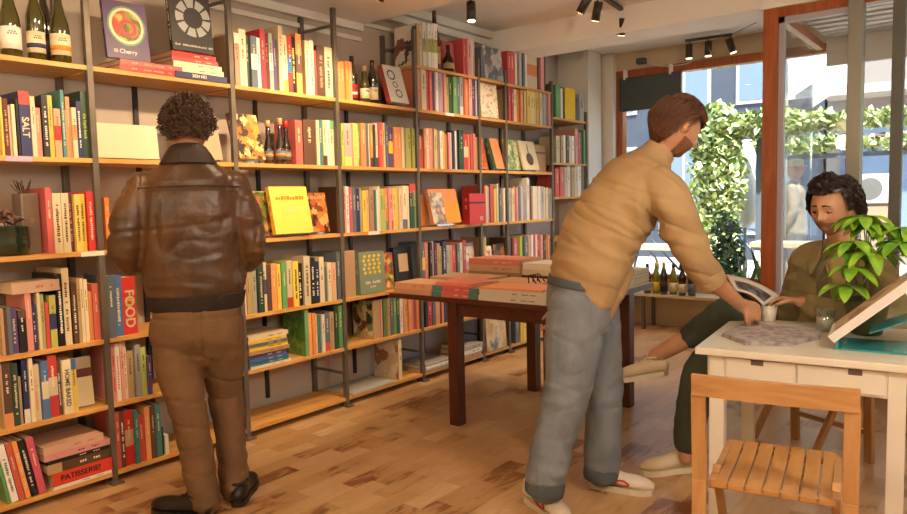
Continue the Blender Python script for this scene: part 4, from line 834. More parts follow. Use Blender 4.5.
def shoe(P, heel, fwd, up, L_=.29, upper=None, sole=None, lace=None, stripe=None, h=1):
    F3 = frame(fwd, up).to_4x4(); M4 = Matrix.Translation(V(heel)) @ F3 @ Matrix.Diagonal((1, L_/.29, 1, 1))
    out = [(-.03, .01), (-.036, .06), (-.036, .12), (-.047, .19), (-.044, .25), (-.025, .283), (0, .292), (.025, .283), (.044, .25), (.047, .19), (.036, .12), (.036, .06), (.03, .01), (.015, -.003), (-.015, -.003)]
    b = nbm(); ctrl = [((0, .006, .052), .030, .032), ((0, .05, .066), .037, .046*h), ((0, .10, .062), .038, .040*h), ((0, .15, .052), .041, .032), ((0, .21, .046), .045, .032), ((0, .255, .042), .038, .026), ((0, .278, .038), .024, .018)]
    loft(b, ctrl, (1, 0, 0), 18, 4)
    for v in b.verts:
        if v.co.z < .024: v.co.z = .024
        v.co = M4 @ v.co
    o = P.add('shoe', b, upper)
    b = nbm(); prism(b, out[::-1], 0, .026, M=M4); so = P.add('sole', b, sole, parent=o, smooth=False)
    b = nbm()
    for k in range(5):
        y = .105+.022*k; z = .101-.0085*k-.0065*k*.5
        tube(b, [M4 @ V((-.02, y, z-.006)), M4 @ V((0, y+.008, z+.003)), M4 @ V((.02, y, z-.006))], .0028, 5)
    P.add('laces', b, lace or upper, parent=o)
    b = nbm(); pts = [M4 @ V((.036*math.cos(t), .048+.045*math.sin(t), .105*h if h > 1 else .103)) for t in [2*PI*i/10 for i in range(11)]]
    tube(b, pts, .007, 6); P.add('shoe_collar', b, upper, parent=o)
    if stripe:
        for sg in (-1, 1):
            b = nbm()
            tube(b, [M4 @ V((sg*x_, y_, z_)) for x_, y_, z_ in ((.0435, .09, .075), (.0405, .115, .048), (.044, .16, .04), (.0455, .185, .046), (.042, .155, .062), (.040, .125, .055))], .0042, 5); P.add('stripe', b, stripe, parent=o)
    return o
def strands(bm, M4, n, mask, flow, length, lift, wave, r, seed, curl=0, mi=0, tip=.3):
    R_ = random.Random(seed); cnt = 0
    while cnt < n:
        d = V((R_.gauss(0, 1), R_.gauss(0, 1), R_.gauss(0, 1))).normalized()
        if not mask(d): continue
        cnt += 1; pts = []; L_ = length*R_.uniform(.7, 1.25); ph = R_.uniform(0, 6); dd = d.copy(); hh = R_.uniform(.7, 1.2)
        for k in range(7):
            t = k/6; p = head_pt(dd); p = p*(1+ (lift(d)*hh*math.sin(min(1, t*1.1+.12)*PI*.75)+.004)/max(.05, p.length))
            p += V((math.sin(ph+t*7), math.cos(ph*1.3+t*6), math.sin(ph*2+t*8)))*wave*t
            pts.append(M4 @ p)
            f = flow(dd); f = V(f)+V((R_.uniform(-1, 1), R_.uniform(-1, 1), R_.uniform(-1, 1)))*.12
            f = f-dd*f.dot(dd)
            if f.length > 1e-4: dd = (dd+f.normalized()*L_/6/.1).normalized()
        N = 4; rows = []
        for k, p in enumerate(pts):
            T = (pts[min(k+1, 6)]-pts[max(k-1, 0)]).normalized(); S = T.cross(V((.3, .5, .8))).normalized(); B = T.cross(S); rr = r*(1-(1-tip)*(k/6)**2)
            rows.append([bm.verts.new(p+S*rr*math.cos(a)+B*rr*math.sin(a)) for a in (0, PI/2, PI, 3*PI/2)])
        for k in range(6):
            for i in range(4):
                f = bm.faces.new((rows[k][i], rows[k][(i+1) % 4], rows[k+1][(i+1) % 4], rows[k+1][i])); f.smooth = True
        bm.faces.new(rows[0][::-1]); bm.faces.new(rows[-1])
def cap(bm, M4, mask, off, nz=.0, sc=14):
    t = bmesh.new(); bmesh.ops.create_uvsphere(t, u_segments=64, v_segments=48, radius=1)
    keep = {}
    for f in t.faces:
        if mask(f.calc_center_median().normalized()):
            vs = []
            for v in f.verts:
                if v.index not in keep:
                    d = v.co.normalized(); p = head_pt(d); p = p*(1+(off+nz*noise.noise(d*sc))/p.length)
                    keep[v.index] = bm.verts.new(M4 @ p)
                vs.append(keep[v.index])
            try: bm.faces.new(vs).smooth = True
            except ValueError: pass
    t.free()
def face_bits(P, M4, brow, gaze_down=True):
    for s in (-1, 1):
        b = nbm(); c = head_pt(V((s*.36, .93, .06)).normalized()); ball(b, M4 @ (c+V((0, -.006, 0))), .0115, seg=14, rings=10)
        e = P.add('eye', b, mat('eye_white', 'd8ccc0', .25))
        b = nbm(); ball(b, M4 @ (c+V((0, .0022, -.003))), .0048, seg=10, rings=8); P.add('iris', b, mat('iris', '2a1a12', .2), parent=e)
        b = nbm(); tube(b, [M4 @ (c+V((x, y, z))) for x, y, z in ((-.013, .0015, -.002), (-.006, .0055, .0015), (.004, .006, .0015), (.013, .002, -.002))], .0026, 5); P.add('eyelid', b, mat('lash', '3a2218', .6), parent=e)
        b = nbm(); pts = []
        for k in range(5):
            d = V((s*(.15+.11*k), .93, .30+.02*math.sin(k))).normalized(); pts.append(M4 @ (head_pt(d)*1.012))
        tube(b, pts, .0042, 6, r2=.002); P.add('eyebrow', b, brow)
    b = nbm(); pts = []
    for k in range(7):
        a = -.24+.08*k; d = V((math.sin(a), math.cos(a), -.53)).normalized(); pts.append(M4 @ (head_pt(d)*1.006))
    tube(b, pts, .0034, 6); P.add('lips', b, mat('lips', 'a85848', .5))

# ---- man in the leather jacket
C1 = V((1.735, 2.77, 0)); LA = V((.845, -.535, 0)); FW = V((.535, .845, 0))
def L1(l, w, z): return C1+LA*l+FW*w+UP*z
P1 = Person('person', (1.78, 2.80, 0), 'person with curly dark hair in a brown leather jacket, back turned, facing the shelves')
H1 = Matrix.Translation(L1(0.005, .03, 1.672)) @ frame(FW-UP*.25, UP).to_4x4()
b = nbm(); head_mesh(b, H1)
loft(b, [(L1(0, .0, 1.50), .06, .055), (L1(0, .0, 1.56), .056, .056), (L1(0, .01, 1.64), .055, .058)], LA, 16, 4)
loft(b, [(L1(0, 0, .9), .16, .11), (L1(0, 0, 1.1), .15, .10), (L1(0, 0, 1.35), .18, .10), (L1(0, 0, 1.45), .15, .08), (L1(0, 0, 1.52), .07, .06)], LA, 18, 4)
arms1 = {-1: [(-.195, 0, 1.42), (-.245, -.04, 1.28), (-.268, -.03, 1.14), (-.22, .10, 1.10), (-.15, .24, 1.13)], 1: [(.19, 0, 1.42), (.225, -.03, 1.28), (.245, -.02, 1.13), (.21, .12, 1.10), (.14, .25, 1.14)]}
for s, A in arms1.items():
    loft(b, [(L1(*p), r, r) for p, r in zip(A, (.05, .045, .04, .035, .026))], FW, 12, 4)
    w_ = L1(*A[-1]); hand(b, w_, (FW*1.0-LA*s*.5+UP*.1), UP*.3-LA*s*.6 if 0 else (UP*.6-LA*s*.4), .45, 1, ts=-s)
legs1 = {-1: [(-.09, 0, .86), (-.085, -.01, .70), (-.06, -.02, .50), (-.03, -.03, .30), (-.005, -.04, .09)], 1: [(.10, 0, .86), (.10, .03, .70), (.10, .10, .50), (.115, .10, .30), (.13, .06, .09)]}
for s, A in legs1.items(): loft(b, [(L1(*p), r, r) for p, r in zip(A, (.085, .075, .055, .05, .035))], LA, 12, 4)
P1.fuse('body', b, skin2, .006, 3)
jk = mat('brown_leather', '50361f', .34, spec=.45, var=.4, vscale=5, bump=.25, bscale=45)
b = nbm()
loft(b, [(L1(.005, 0, .925), .185, .125), (L1(.005, 0, .99), .205, .14), (L1(0, 0, 1.12), .215, .145), (L1(0, -.005, 1.28), .225, .145), (L1(0, -.01, 1.40), .215, .13), (L1(0, -.005, 1.475), .175, .105), (L1(0, 0, 1.535), .10, .085), (L1(0, .0, 1.56), .078, .075)], LA, 24, 5)
for s, A in arms1.items():
    rr = (.074, .068, .060, .054, .048)
    loft(b, [(L1(*p), r, r) for p, r in zip([(A[0][0]*.9, 0, 1.43)]+A[1:], rr)], FW, 16, 5, dome=True)
M3 = frame(FW, UP).transposed()
def f1(co, n):
    q = M3 @ (co-C1); z = co.z
    v = .007*ridged(co, M3, (5, 5, 14), 3)*(1 if abs(q.x) > .2 else .3)+.008*crease(co, M3, (3, 3, 9), 12)*(1 if abs(q.x) > .19 else .45)+.007*crease(co, M3, (8, 4, 2.2), 31)*(.3+.7*(z < 1.3))
    v += .005*noise.noise(V((q.x*9, q.y*4, z*3.2)))
    v += .004*ridged(co, M3, (4, 4, 22), 9)*math.exp(-((z-1.0)/.07)**2)
    if abs(z-1.425) < .012 and abs(q.x) < .2: v -= .0022
    return v
P1.fuse('leather_jacket', b, jk, .008, 5, f1)
rib = mat('dark_knit', '2a1b14', .85, bump=.5, bscale=160, )
b = nbm(); loft(b, [(L1(.005, 0, .905), .188, .125), (L1(.005, 0, .94), .20, .137), (L1(.005, 0, .972), .206, .142)], LA, 28, 4, dome=False); P1.add('hem_band', b, rib)
b = nbm(); loft(b, [(L1(0, -.008, 1.525), .118, .096), (L1(0, -.006, 1.555), .100, .088), (L1(0, .004, 1.59), .076, .075)], LA, 24, 4, dome=False, close=False)
rows = loft(b, [(L1(0, -.004, 1.535), .085, .078), (L1(0, 0, 1.597), .070, .069)], LA, 24, 4, dome=False, close=False); P1.add('collar', b, mat('collar_leather', '2a1a12', .6, bump=.3))
b = nbm(); tube(b, [L1(x, -.131-.006*(1-abs(x)/.2)+(.055*(abs(x)/.2)**3), 1.43-.006*(x/.2)**2) for x in (-.205, -.15, -.08, 0, .08, .15, .205)], .0024, 6); P1.add('yoke_seam', b, rib)
for s, A in arms1.items():
    b = nbm(); a_, c_ = V(L1(*A[-2])), V(L1(*A[-1])); d_ = (c_-a_).normalized(); loft(b, [(c_-d_*.03, .046, .046), (c_+d_*.012, .042, .042)], UP, 16, 3, dome=False); P1.add('cuff', b, rib)
tr = mat('brown_corduroy', '6c4e30', .85, var=.25, vscale=6, bump=.3, bscale=120)
b = nbm()
loft(b, [(L1(.005, .0, .95), .165, .115), (L1(.005, 0, .88), .188, .135), (L1(.0, -.005, .80), .198, .14), (L1(0, 0, .745), .185, .12)], LA, 22, 5)
for s, A in legs1.items():
    rr = ((.098, .11), (.096, .105), (.080, .088), (.072, .078), (.066, .08))
    loft(b, [(L1(*p), r[0], r[1]) for p, r in zip(A[:1]+A[1:4]+[(A[4][0], A[4][1], .055)], rr)], LA, 18, 5)
def f2(co, n):
    q = M3 @ (co-C1); z = co.z
    v = .006*ridged(co, M3, (6, 6, 15), 1)*(math.exp(-((z-.12)/.12)**2)+.5*math.exp(-((z-.47)/.09)**2))
    v += .010*noise.noise(V((q.x*7, q.y*4, z*4)))+.004*ridged(co, M3, (4, 4, 13), 5)*math.exp(-((z-.74)/.08)**2)+.006*crease(co, M3, (3, 3, 8), 17)
    if abs(q.x) < .02 and z > .7 and q.y < 0: v -= .006
    return v
tro = P1.fuse('trousers', b, tr, .008, 5, f2)
sm = mat('black_shoe', '1c1512', .5)
shoe(P1, L1(.01, -.09, .0), (LA*-.80+FW*.60), UP, .29, sm, sm, sm)
shoe(P1, L1(.13, -.02, .0), (LA*.28+FW*.96), UP, .29, sm, sm, sm)
hm1 = mat('curly_hair', '4a3222', .55, var=.4, vscale=60)
b = nbm(); mk = lambda d: (d.z > -.12 if d.y < .1 else d.z > .42) or (d.y < -.35 and d.z > -.42)
cap(b, H1, mk, .018, .012, 6)
R_ = random.Random(5)
for i in range(1150):
    while True:
        d = V((R_.gauss(0, 1), R_.gauss(0, 1), R_.gauss(0, 1))).normalized()
        if mk(d): break
    p = H1 @ (head_pt(d)+d*R_.uniform(.012, .036)*(1.15 if d.z > 0 else .8)); ax = V((R_.gauss(0, 1), R_.gauss(0, 1), R_.gauss(0, 1))).normalized(); x = ax.orthogonal().normalized(); y = ax.cross(x); rr = R_.uniform(.005, .010); pts = []
    for k in range(9):
        t = k*.95; pts.append(p+x*rr*math.cos(t)+y*rr*math.sin(t)+ax*(k-4)*.0022)
    rows = []
    for k, q in enumerate(pts):
        T = (pts[min(k+1, 8)]-pts[max(k-1, 0)]).normalized(); S = T.cross(ax).normalized(); w_ = .0026
        rows.append([b.verts.new(q+S*w_), b.verts.new(q+ax*w_), b.verts.new(q-S*w_)])
    for k in range(8):
        for j in range(3): b.faces.new((rows[k][j], rows[k][(j+1) % 3], rows[k+1][(j+1) % 3], rows[k+1][j])).smooth = True
P1.add('hair', b, hm1)

# ---- man bending over the table
P2 = Person('person', (2.75, 1.48, 0), 'person in a beige shirt and grey jeans bending over the white table with a cup')
F2 = (RG*.94+FH*.34).normalized(); S2 = F2.cross(UP).normalized()   # his right side
hc = V((3.0596, 1.1493, 1.6343))
fdir = (F2*.86-FH*.04-UP*.50).normalized(); hup = (UP*.78+F2*.62)
H2 = Matrix.Translation(hc) @ frame(fdir, hup).to_4x4() @ Matrix.Scale(1.09, 4)
T2 = [((2.8116, 1.4676, 0.8948), .155, .11), ((2.8176, 1.4599, 1.0185), .165, .125), ((2.8614, 1.4037, 1.1749), .165, .12), ((2.9154, 1.3343, 1.3124), .175, .115), ((2.9637, 1.2723, 1.4145), .16, .09), ((2.9958, 1.2311, 1.4866), .07, .06)]
armR = [(2.8624, 1.142, 1.3847), (2.8636, 1.0917, 1.2936), (2.9092, 1.0332, 1.1402), (3.0259, 0.9809, 0.9946), (3.2053, 0.9133, 0.8612)]
armL = [(3.0989, 1.3591, 1.4366), (3.0934, 1.4964, 1.2597), (3.0623, 1.6177, 1.0653), (2.9849, 1.6683, 0.936), (2.9433, 1.6891, 0.8487)]
legR = [(2.7132, 1.4638, 0.9075), (2.6978, 1.4673, 0.7143), (2.654, 1.4747, 0.5045), (2.5975, 1.4985, 0.3188), (2.5436, 1.5188, 0.1132)]
legL = [(2.9059, 1.4768, 0.8823), (2.9216, 1.4565, 0.6759), (2.9375, 1.4362, 0.444), (2.9311, 1.4444, 0.2338), (2.9247, 1.4526, 0.0547)]
b = nbm(); head_mesh(b, H2)
loft(b, [(V((2.9798, 1.2517, 1.4571)), .062, .062), (V((3.0065, 1.2174, 1.5163)), .056, .058), (V((3.0384, 1.1765, 1.5709)), .054, .060)], S2, 16, 4)
loft(b, T2, S2, 18, 4)
loft(b, [(p, r, r) for p, r in zip(armR, (.052, .05, .044, .042, .027))], FH, 12, 4)
loft(b, [(p, r, r) for p, r in zip(armL, (.05, .046, .04, .036, .027))], FH, 12, 4)
wr = V(armR[-1]); cup_c = V((3.438, 0.873, 0.75))
hd = (V((3.3316, 0.8163, 0.7891))-wr).normalized()
hand(b, wr, hd, (-UP*.55+FH*.85), .50, 1.12, ts=-1, thumb_in=.45)
wl = V(armL[-1]); hand(b, wl, (-UP*.75-RG*.15-FH*.1), (-RG*.9+FH*.3), .30, .95, ts=-1)
for A in (legR, legL): loft(b, [(p, r, r) for p, r in zip(A, (.08, .075, .055, .05, .04))], FH, 12, 4)
P2.fuse('body', b, skinm, .0055, 3)
# shirt
shm = mat('beige_shirt', 'a5875e', .8, var=.08, vscale=5, bump=.12, bscale=150)
b = nbm()
loft(b, [((2.8117, 1.4675, 0.9214), .175, .125), ((2.8176, 1.4599, 1.0097), .188, .145), ((2.856, 1.4107, 1.1664), .19, .158), ((2.8981, 1.3403, 1.3041), .198, .150), ((2.9436, 1.2819, 1.4104), .19, .125), ((2.9825, 1.2482, 1.4699), .125, .092), ((3.0011, 1.2243, 1.5079), .075, .072)], S2, 26, 5)
loft(b, [(p, r, r) for p, r in zip([(2.869, 1.1661, 1.3854), (2.8683, 1.1019, 1.3263), (2.8863, 1.0625, 1.2109), (2.9495, 1.0139, 1.0757), (3.0081, 0.9875, 1.0003)], (.082, .084, .076, .064, .057))], FH, 20, 5)
loft(b, [(p, r, r) for p, r in zip(armL[:4], (.075, .068, .06, .05))], FH, 16, 5)
# hanging tail of the shirt front
loft(b, [((2.8507, 1.3523, 1.0288), .07, .10), ((2.8159, 1.3644, 0.9188), .055, .07), ((2.8064, 1.3604, 0.8246), .02, .025)], FH, 14, 4)
ax2 = (V((2.9905, 1.238, 1.4782))-V((2.8146, 1.4637, 0.9612))).normalized()
MS = Matrix((tuple(S2), tuple(ax2), tuple(S2.cross(ax2))))
arc = V((2.8578, 1.1316, 1.2777))
def f3(co, n):
    q = MS @ co; dv = co-arc; r_ = dv.length
    v = .008*ridged(co, MS, (4, 13, 4), 4)+.006*crease(co, MS, (1.5, 7, 1.5), 41)+.006*crease(co, MS, (2, 12, 3), 77)
    v += .009*ridged(co, MS, (2.5, 8, 2.5), 8)*(.4+.6*math.exp(-((r_-.15)/.14)**2))
    v += .009*math.sin(r_*75+4*noise.noise(co*6))*math.exp(-(r_/.16)**2)
    return v
P2.fuse('shirt', b, shm, .0075, 5, f3)
b = nbm(); loft(b, [(V((2.9931, 1.2345, 1.491)), .084, .080), (V((3.0065, 1.2174, 1.5163)), .075, .074), (V((3.0198, 1.2004, 1.5416)), .068, .069)], S2, 22, 4, dome=False, close=False); loft(b, [(V((2.9931, 1.2345, 1.491)), .074, .070), (V((3.0198, 1.2004, 1.5416)), .062, .063)], S2, 22, 4, dome=False, close=False); P2.add('collar', b, shm)
c0, c1_ = V((2.9876, 0.9975, 1.027)), V((3.026, 0.9808, 0.9734)); b = nbm(); loft(b, [(c0, .064, .064), (c0.lerp(c1_, .5), .067, .067), (c1_, .062, .062)], FH, 22, 4, dome=False); P2.add('rolled_cuff', b, shm)
jm = mat('grey_denim', '70757a', .85, var=.16, vscale=14, bump=.25, bscale=200, stretch=(1, 1, .5))
b = nbm()
loft(b, [((2.7958, 1.4879, 0.9707), .165, .118), ((2.7954, 1.4885, 0.8955), .172, .130), ((2.8002, 1.4822, 0.7974), .165, .120)], S2, 22, 5)
loft(b, [(p, a, c) for p, a, c in zip([(2.713, 1.464, 0.8859), (2.7004, 1.4639, 0.7142), (2.654, 1.4747, 0.5045), (2.5948, 1.5018, 0.3189), (2.5412, 1.5219, 0.1307)], (.10, .105, .092, .088, .082), (.115, .125, .098, .090, .078))], FH, 20, 5)
loft(b, [(p, a, c) for p, a, c in zip([(2.9113, 1.4698, 0.8594), (2.9216, 1.4565, 0.6759), (2.9375, 1.4362, 0.444), (2.9339, 1.4408, 0.2337), (2.9276, 1.4488, 0.083)], (.10, .10, .088, .082, .078), (.115, .105, .085, .082, .075))], FH, 20, 5)
I3 = Matrix.Identity(3)
def f4(co, n):
    z = co.z
    v = .0045*crease(co, I3, (4, 4, 9), 52)+.009*ridged(co, I3, (6, 6, 14), 2)*(math.exp(-((z-.18)/.13)**2)+.7*math.exp(-((z-.5)/.10)**2)+.5*math.exp(-((z-.78)/.07)**2))
    return v+.005*noise.noise(V((co.x*8, co.y*8, z*4)))
P2.fuse('jeans', b, jm, .0075, 4, f4)
cufm = mat('denim_cuff', '4c5458', .85, bump=.2, bscale=200)
for q0, q1, a in (((2.5466, 1.5149, 0.1654), (2.5409, 1.5222, 0.1045), .088), ((2.9292, 1.4469, 0.1113), (2.9261, 1.4508, 0.0546), .083)):
    b = nbm(); loft(b, [(q0, a, a*.94), (V(q0).lerp(V(q1), .5), a*1.03, a*.97), (q1, a, a*.94)], FH, 22, 4, dome=False); P2.add('jeans_cuff', b, cufm)
b = nbm(); loft(b, [((2.7986, 1.4843, 0.9883), .168, .122), ((2.7957, 1.4881, 0.9531), .172, .126)], S2, 26, 3, dome=False); P2.add('waistband', b, cufm)
wh = mat('white_leather', 'd8cbb8', .5); sol = mat('cream_sole', 'cfc0a4', .6); redm = mat('red_stripe', 'b8242c', .5)
h_ = V((2.638, 1.664, 0.0)); t_ = V((2.533, 1.433, 0.0)); shoe(P2, h_, t_-h_, UP, .30, wh, sol, wh, redm)
h_ = V((2.935, 1.509, 0.0)); t_ = V((3.006, 1.246, 0.0)); shoe(P2, h_, t_-h_, UP, .29, wh, sol, wh, redm)
hm2 = mat('brown_hair', '5e381e', .45, var=.35, vscale=70, stretch=(1, 1, 1))
mk2 = lambda d: (d.z > .38 and d.y >= .3) or (d.y < .3 and d.z > .02-.0*d.y and not (abs(d.x) > .5 and d.z < .30 and d.y > -.28)) or (d.y < -.3 and d.z > -.38)
b = nbm(); cap(b, H2, mk2, .010, .005)
strands(b, H2, 1900, mk2, lambda d: V((d.x*.3, -.5, .5)) if d.y > .3 else V((d.x*.3, -.6, -.8)) if d.z < .75 else V((.25, .9, .25)), .06, lambda d: .020 if d.z > .3 else .010, .004, .0024, 11)
P2.add('hair', b, hm2)
bd = lambda d: (d.z < -.34 and d.y > .06) and not (abs(d.x) < .18 and -.58 < d.z < -.40 and d.y > .6) and d.z > -.97
b = nbm(); cap(b, H2, bd, .0035, .002, 40); P2.add('beard', b, mat('beard', '8c5a3e', .8, var=.3, vscale=90, bump=.6, bscale=300))
face_bits(P2, H2, hm2)

# ---- seated man
P3 = Person('person', (3.78, .82, 0), 'person with wavy dark hair in an olive jacket, seated reading behind the white table')
hc3 = V((3.7, 0.647, 1.269)); nb3 = V((3.77, 0.614, 1.074))
fd3 = (-RG*.82-FH*.52-UP*.27).normalized()
H3 = Matrix.Translation(hc3) @ frame(fd3, UP).to_4x4() @ Matrix.Scale(1.12, 4)
hip3 = V((3.80, .80, .50)); LT = V((0, 1, 0))
tor3 = [(hip3, .16, .12), (hip3.lerp(nb3, .3)+V((.03, 0, 0)), .155, .12), (hip3.lerp(nb3, .62)+V((.05, 0, 0)), .17, .12), (hip3.lerp(nb3, .86)+V((.03, 0, 0)), .17, .10), (nb3-UP*.015, .08, .065)]
sR = V((3.82, 0.75, 0.96)); sL = V((3.78, 0.462, 0.971))
armL3 = [sL, sL+V((-.03, -.05, -.14)), V((3.64, 0.376, 0.768)), V((3.57, 0.556, 0.79)), V((3.53, 0.741, 0.845))]
armR3 = [sR, sR+V((-.03, .04, -.13)), V((3.72, 0.83, 0.765)), V((3.62, 0.874, 0.795)), V((3.56, 0.918, 0.848))]
legR3 = [V((3.84, .90, .50)), V((3.68, 1.03, .66)), V((3.5, 1.015, 0.791)), V((3.47, 1.181, 0.678)), V((3.45, 1.403, 0.531))]
legL3 = [V((3.72, .74, .48)), V((3.56, .94, .52)), V((3.39, 1.13, .53)), V((3.33, 1.17, .30)), V((3.31, 1.19, .09))]
b = nbm(); head_mesh(b, H3)
loft(b, [(nb3-UP*.04, .062, .06), (nb3+V((-.01, 0, .02)), .056, .056), (hc3+V((.02, -.01, -.07)), .055, .058)], LT, 16, 4)
loft(b, tor3, LT, 18, 4)
loft(b, [(p, r, r) for p, r in zip(armL3, (.052, .048, .042, .038, .027))], UP, 12, 4)
loft(b, [(p, r, r) for p, r in zip(armR3, (.052, .048, .042, .038, .027))], UP, 12, 4)
wl3 = armL3[-1]; hand(b, wl3, (V((3.53, 0.884, 0.858))-wl3), (-UP*.55-V((.75, 0, 0))*.2), .38, 1.0, ts=1)
wr3 = armR3[-1]; hand(b, wr3, (V((3.54, 0.991, 0.874))-wr3), (-UP*.3-V((1, 0, 0))), .3, .95, ts=-1)
for A, rr in ((legR3, (.08, .075, .058, .052, .038)), (legL3, (.08, .075, .058, .05, .038))): loft(b, [(p, r, r) for p, r in zip(A, rr)], UP if A is legR3 else LT, 14, 4)
P3.fuse('body', b, skinm, .0055, 3)
om = mat('olive_jacket', '8a7c56', .8, var=.12, vscale=6, bump=.15, bscale=140)
b = nbm()
loft(b, [(p, a+.03, c+.03) for p, a, c in tor3[:4]]+[(nb3-UP*.02, .10, .085)], LT, 24, 5)
loft(b, [(p, r, r) for p, r in zip(armL3[:4]+[armL3[3].lerp(armL3[4], .75)], (.078, .074, .066, .056, .052))], UP, 18, 5)
loft(b, [(p, r, r) for p, r in zip(armR3[:4]+[armR3[3].lerp(armR3[4], .5)], (.066, .064, .060, .054, .050))], UP, 18, 5)
def f5(co, n): return .006*crease(co, I3, (4, 4, 8), 5)+.006*crease(co, I3, (7, 7, 4), 55)+.006*ridged(co, I3, (6, 6, 15), 3)+.006*ridged(co, frame((1, 1, .5), UP), (5, 11, 4), 7)
P3.fuse('olive_jacket', b, om, .0075, 5, f5)
# open collar, lapels, shirt
tm = mat('tan_tshirt', 'b39468', .8, bump=.1)
ch = hip3.lerp(nb3, .75)
b = nbm(); loft(b, [(nb3+V((-.075, .01, -.22)), .035, .03), (nb3+V((-.075, .01, -.12)), .05, .03), (nb3+V((-.055, .005, -.05)), .055, .035), (nb3+V((-.02, 0, -.01)), .06, .05)], LT, 16, 4); P3.add('tshirt', b, tm)
b = nbm(); rows = []
ang = [-2.75, -2.5, -2.2, -1.7, -1.1, -.5, 0, .5, 1.1, 1.7, 2.2, 2.5, 2.75]
for k, a in enumerate(ang):
    # a = 0 at the nape (+x), the ends open at the throat (-x)
    e = max(0, abs(a)-2.0)/.75; c_, s_ = math.cos(a), math.sin(a)
    top = nb3+V((.080*c_-.045*e, .085*s_+math.copysign(.035*e, a), .045-.075*e)); mid = nb3+V((.105*c_-.055*e, .108*s_+math.copysign(.05*e, a), .012-.10*e)); bot = nb3+V((.135*c_-.05*e, .150*s_+math.copysign(.05*e, a), -.035-.09*e))
    rows.append([b.verts.new(p) for p in (top, mid, bot)])
for k in range(len(rows)-1):
    for q in range(2): b.faces.new((rows[k][q], rows[k+1][q], rows[k+1][q+1], rows[k][q+1])).smooth = True
cl_ = P3.add('collar', b, om); bake(cl_, [('SOLIDIFY', dict(thickness=.007, offset=0)), ('SUBSURF', dict(levels=1))])
for s in (-1, 1):
    b = nbm(); pts = [nb3+V((-.118, s*.055, -.075)), nb3+V((-.150, s*.085, -.15)), nb3+V((-.165, s*.060, -.23)), nb3+V((-.168, s*.025, -.30)), nb3+V((-.145, s*.030, -.16))]
    top = [b.verts.new(p+V((-.006, 0, 0))) for p in pts]; bot = [b.verts.new(p+V((.012, 0, 0))) for p in pts]
    b.faces.new(top); b.faces.new(bot[::-1]); n_ = len(pts)
    for i_ in range(n_): b.faces.new((top[i_], bot[i_], bot[(i_+1) % n_], top[(i_+1) % n_]))
    bmesh.ops.recalc_face_normals(b, faces=b.faces); P3.add('lapel', b, mat('olive_lapel', '5e5236', .8), smooth=False)
b = nbm(); tube(b, [nb3+V((-.105, .05, -.06)), nb3+V((-.13, .03, -.16)), nb3+V((-.145, .02, -.30)), hip3+V((-.16, 0, .12))], .006, 6); P3.add('jacket_placket', b, om)
tm3 = mat('dark_green_trousers', '3c4234', .85, var=.15, vscale=8, bump=.15, bscale=150)
b = nbm()
loft(b, [(hip3+UP*.06, .17, .13), (hip3, .175, .135), (hip3-UP*.05, .16, .12)], LT, 20, 4)
loft(b, [(p, r, r) for p, r in zip(legR3[:3]+[legR3[2].lerp(legR3[4], .32), legR3[2].lerp(legR3[4], .55)], (.098, .093, .082, .072, .060))], UP, 18, 5)
loft(b, [(p, r, r) for p, r in zip(legL3[:4]+[legL3[3].lerp(legL3[4], .65)], (.098, .093, .08, .074, .066))], LT, 18, 5)
P3.fuse('trousers', b, tm3, .0075, 5, lambda co, n: .006*ridged(co, I3, (10, 10, 10), 6))
cr_ = mat('cream_canvas', 'd0bd9a', .75, bump=.1); 
ank = legR3[4]; dsh = (V((3.42, 1.558, 0.434))-V((3.45, 1.355, 0.486))).normalized()
shoe(P3, V((3.46, 1.339, 0.445))-UP*.005, dsh, (UP*.97+V((0, -.1, 0))), .25, cr_, mat('offwhite_sole', 'ddd0b4', .6), cr_)
h_ = V((3.392, 1.191, 0.0)); t_ = V((3.235, 1.331, 0.0)); shoe(P3, h_, t_-h_, UP, .27, cr_, mat('offwhite_sole', 'ddd0b4', .6), cr_)
hm3 = mat('dark_wavy_hair', '20130d', .4, var=.3, vscale=70)
mk3 = lambda d: (d.z > .60 and d.y >= .35) or (d.y < .35 and d.z > -.05 and not (abs(d.x) > .8 and d.z < .02 and d.y > -.15)) or (d.y < -.15 and d.z > -.55)
b = nbm(); cap(b, H3, mk3, .020, .014, 7)
strands(b, H3, 1500, mk3, lambda d: V((.6 if d.x > 0 else -.6, -.9, .5)) if (d.y > .15 and d.z < .75) else V((d.x*.9, -.3, -.6)) if d.z < .7 else V((.9*(1 if d.x > -.15 else -1), -.25, .0)), .085, lambda d: .030 if d.z > .2 else .022, .010, .0032, 21)
P3.add('hair', b, hm3)
face_bits(P3, H3, hm3)
b = nbm(); cap(b, H3, lambda d: (d.z < -.34 and d.y > .1 and d.z > -.95) and not (abs(d.x) < .2 and -.6 < d.z < -.42), .0012, .0006, 60); P3.add('stubble', b, mat('stubble', '8a5a40', .7, var=.2, vscale=200))

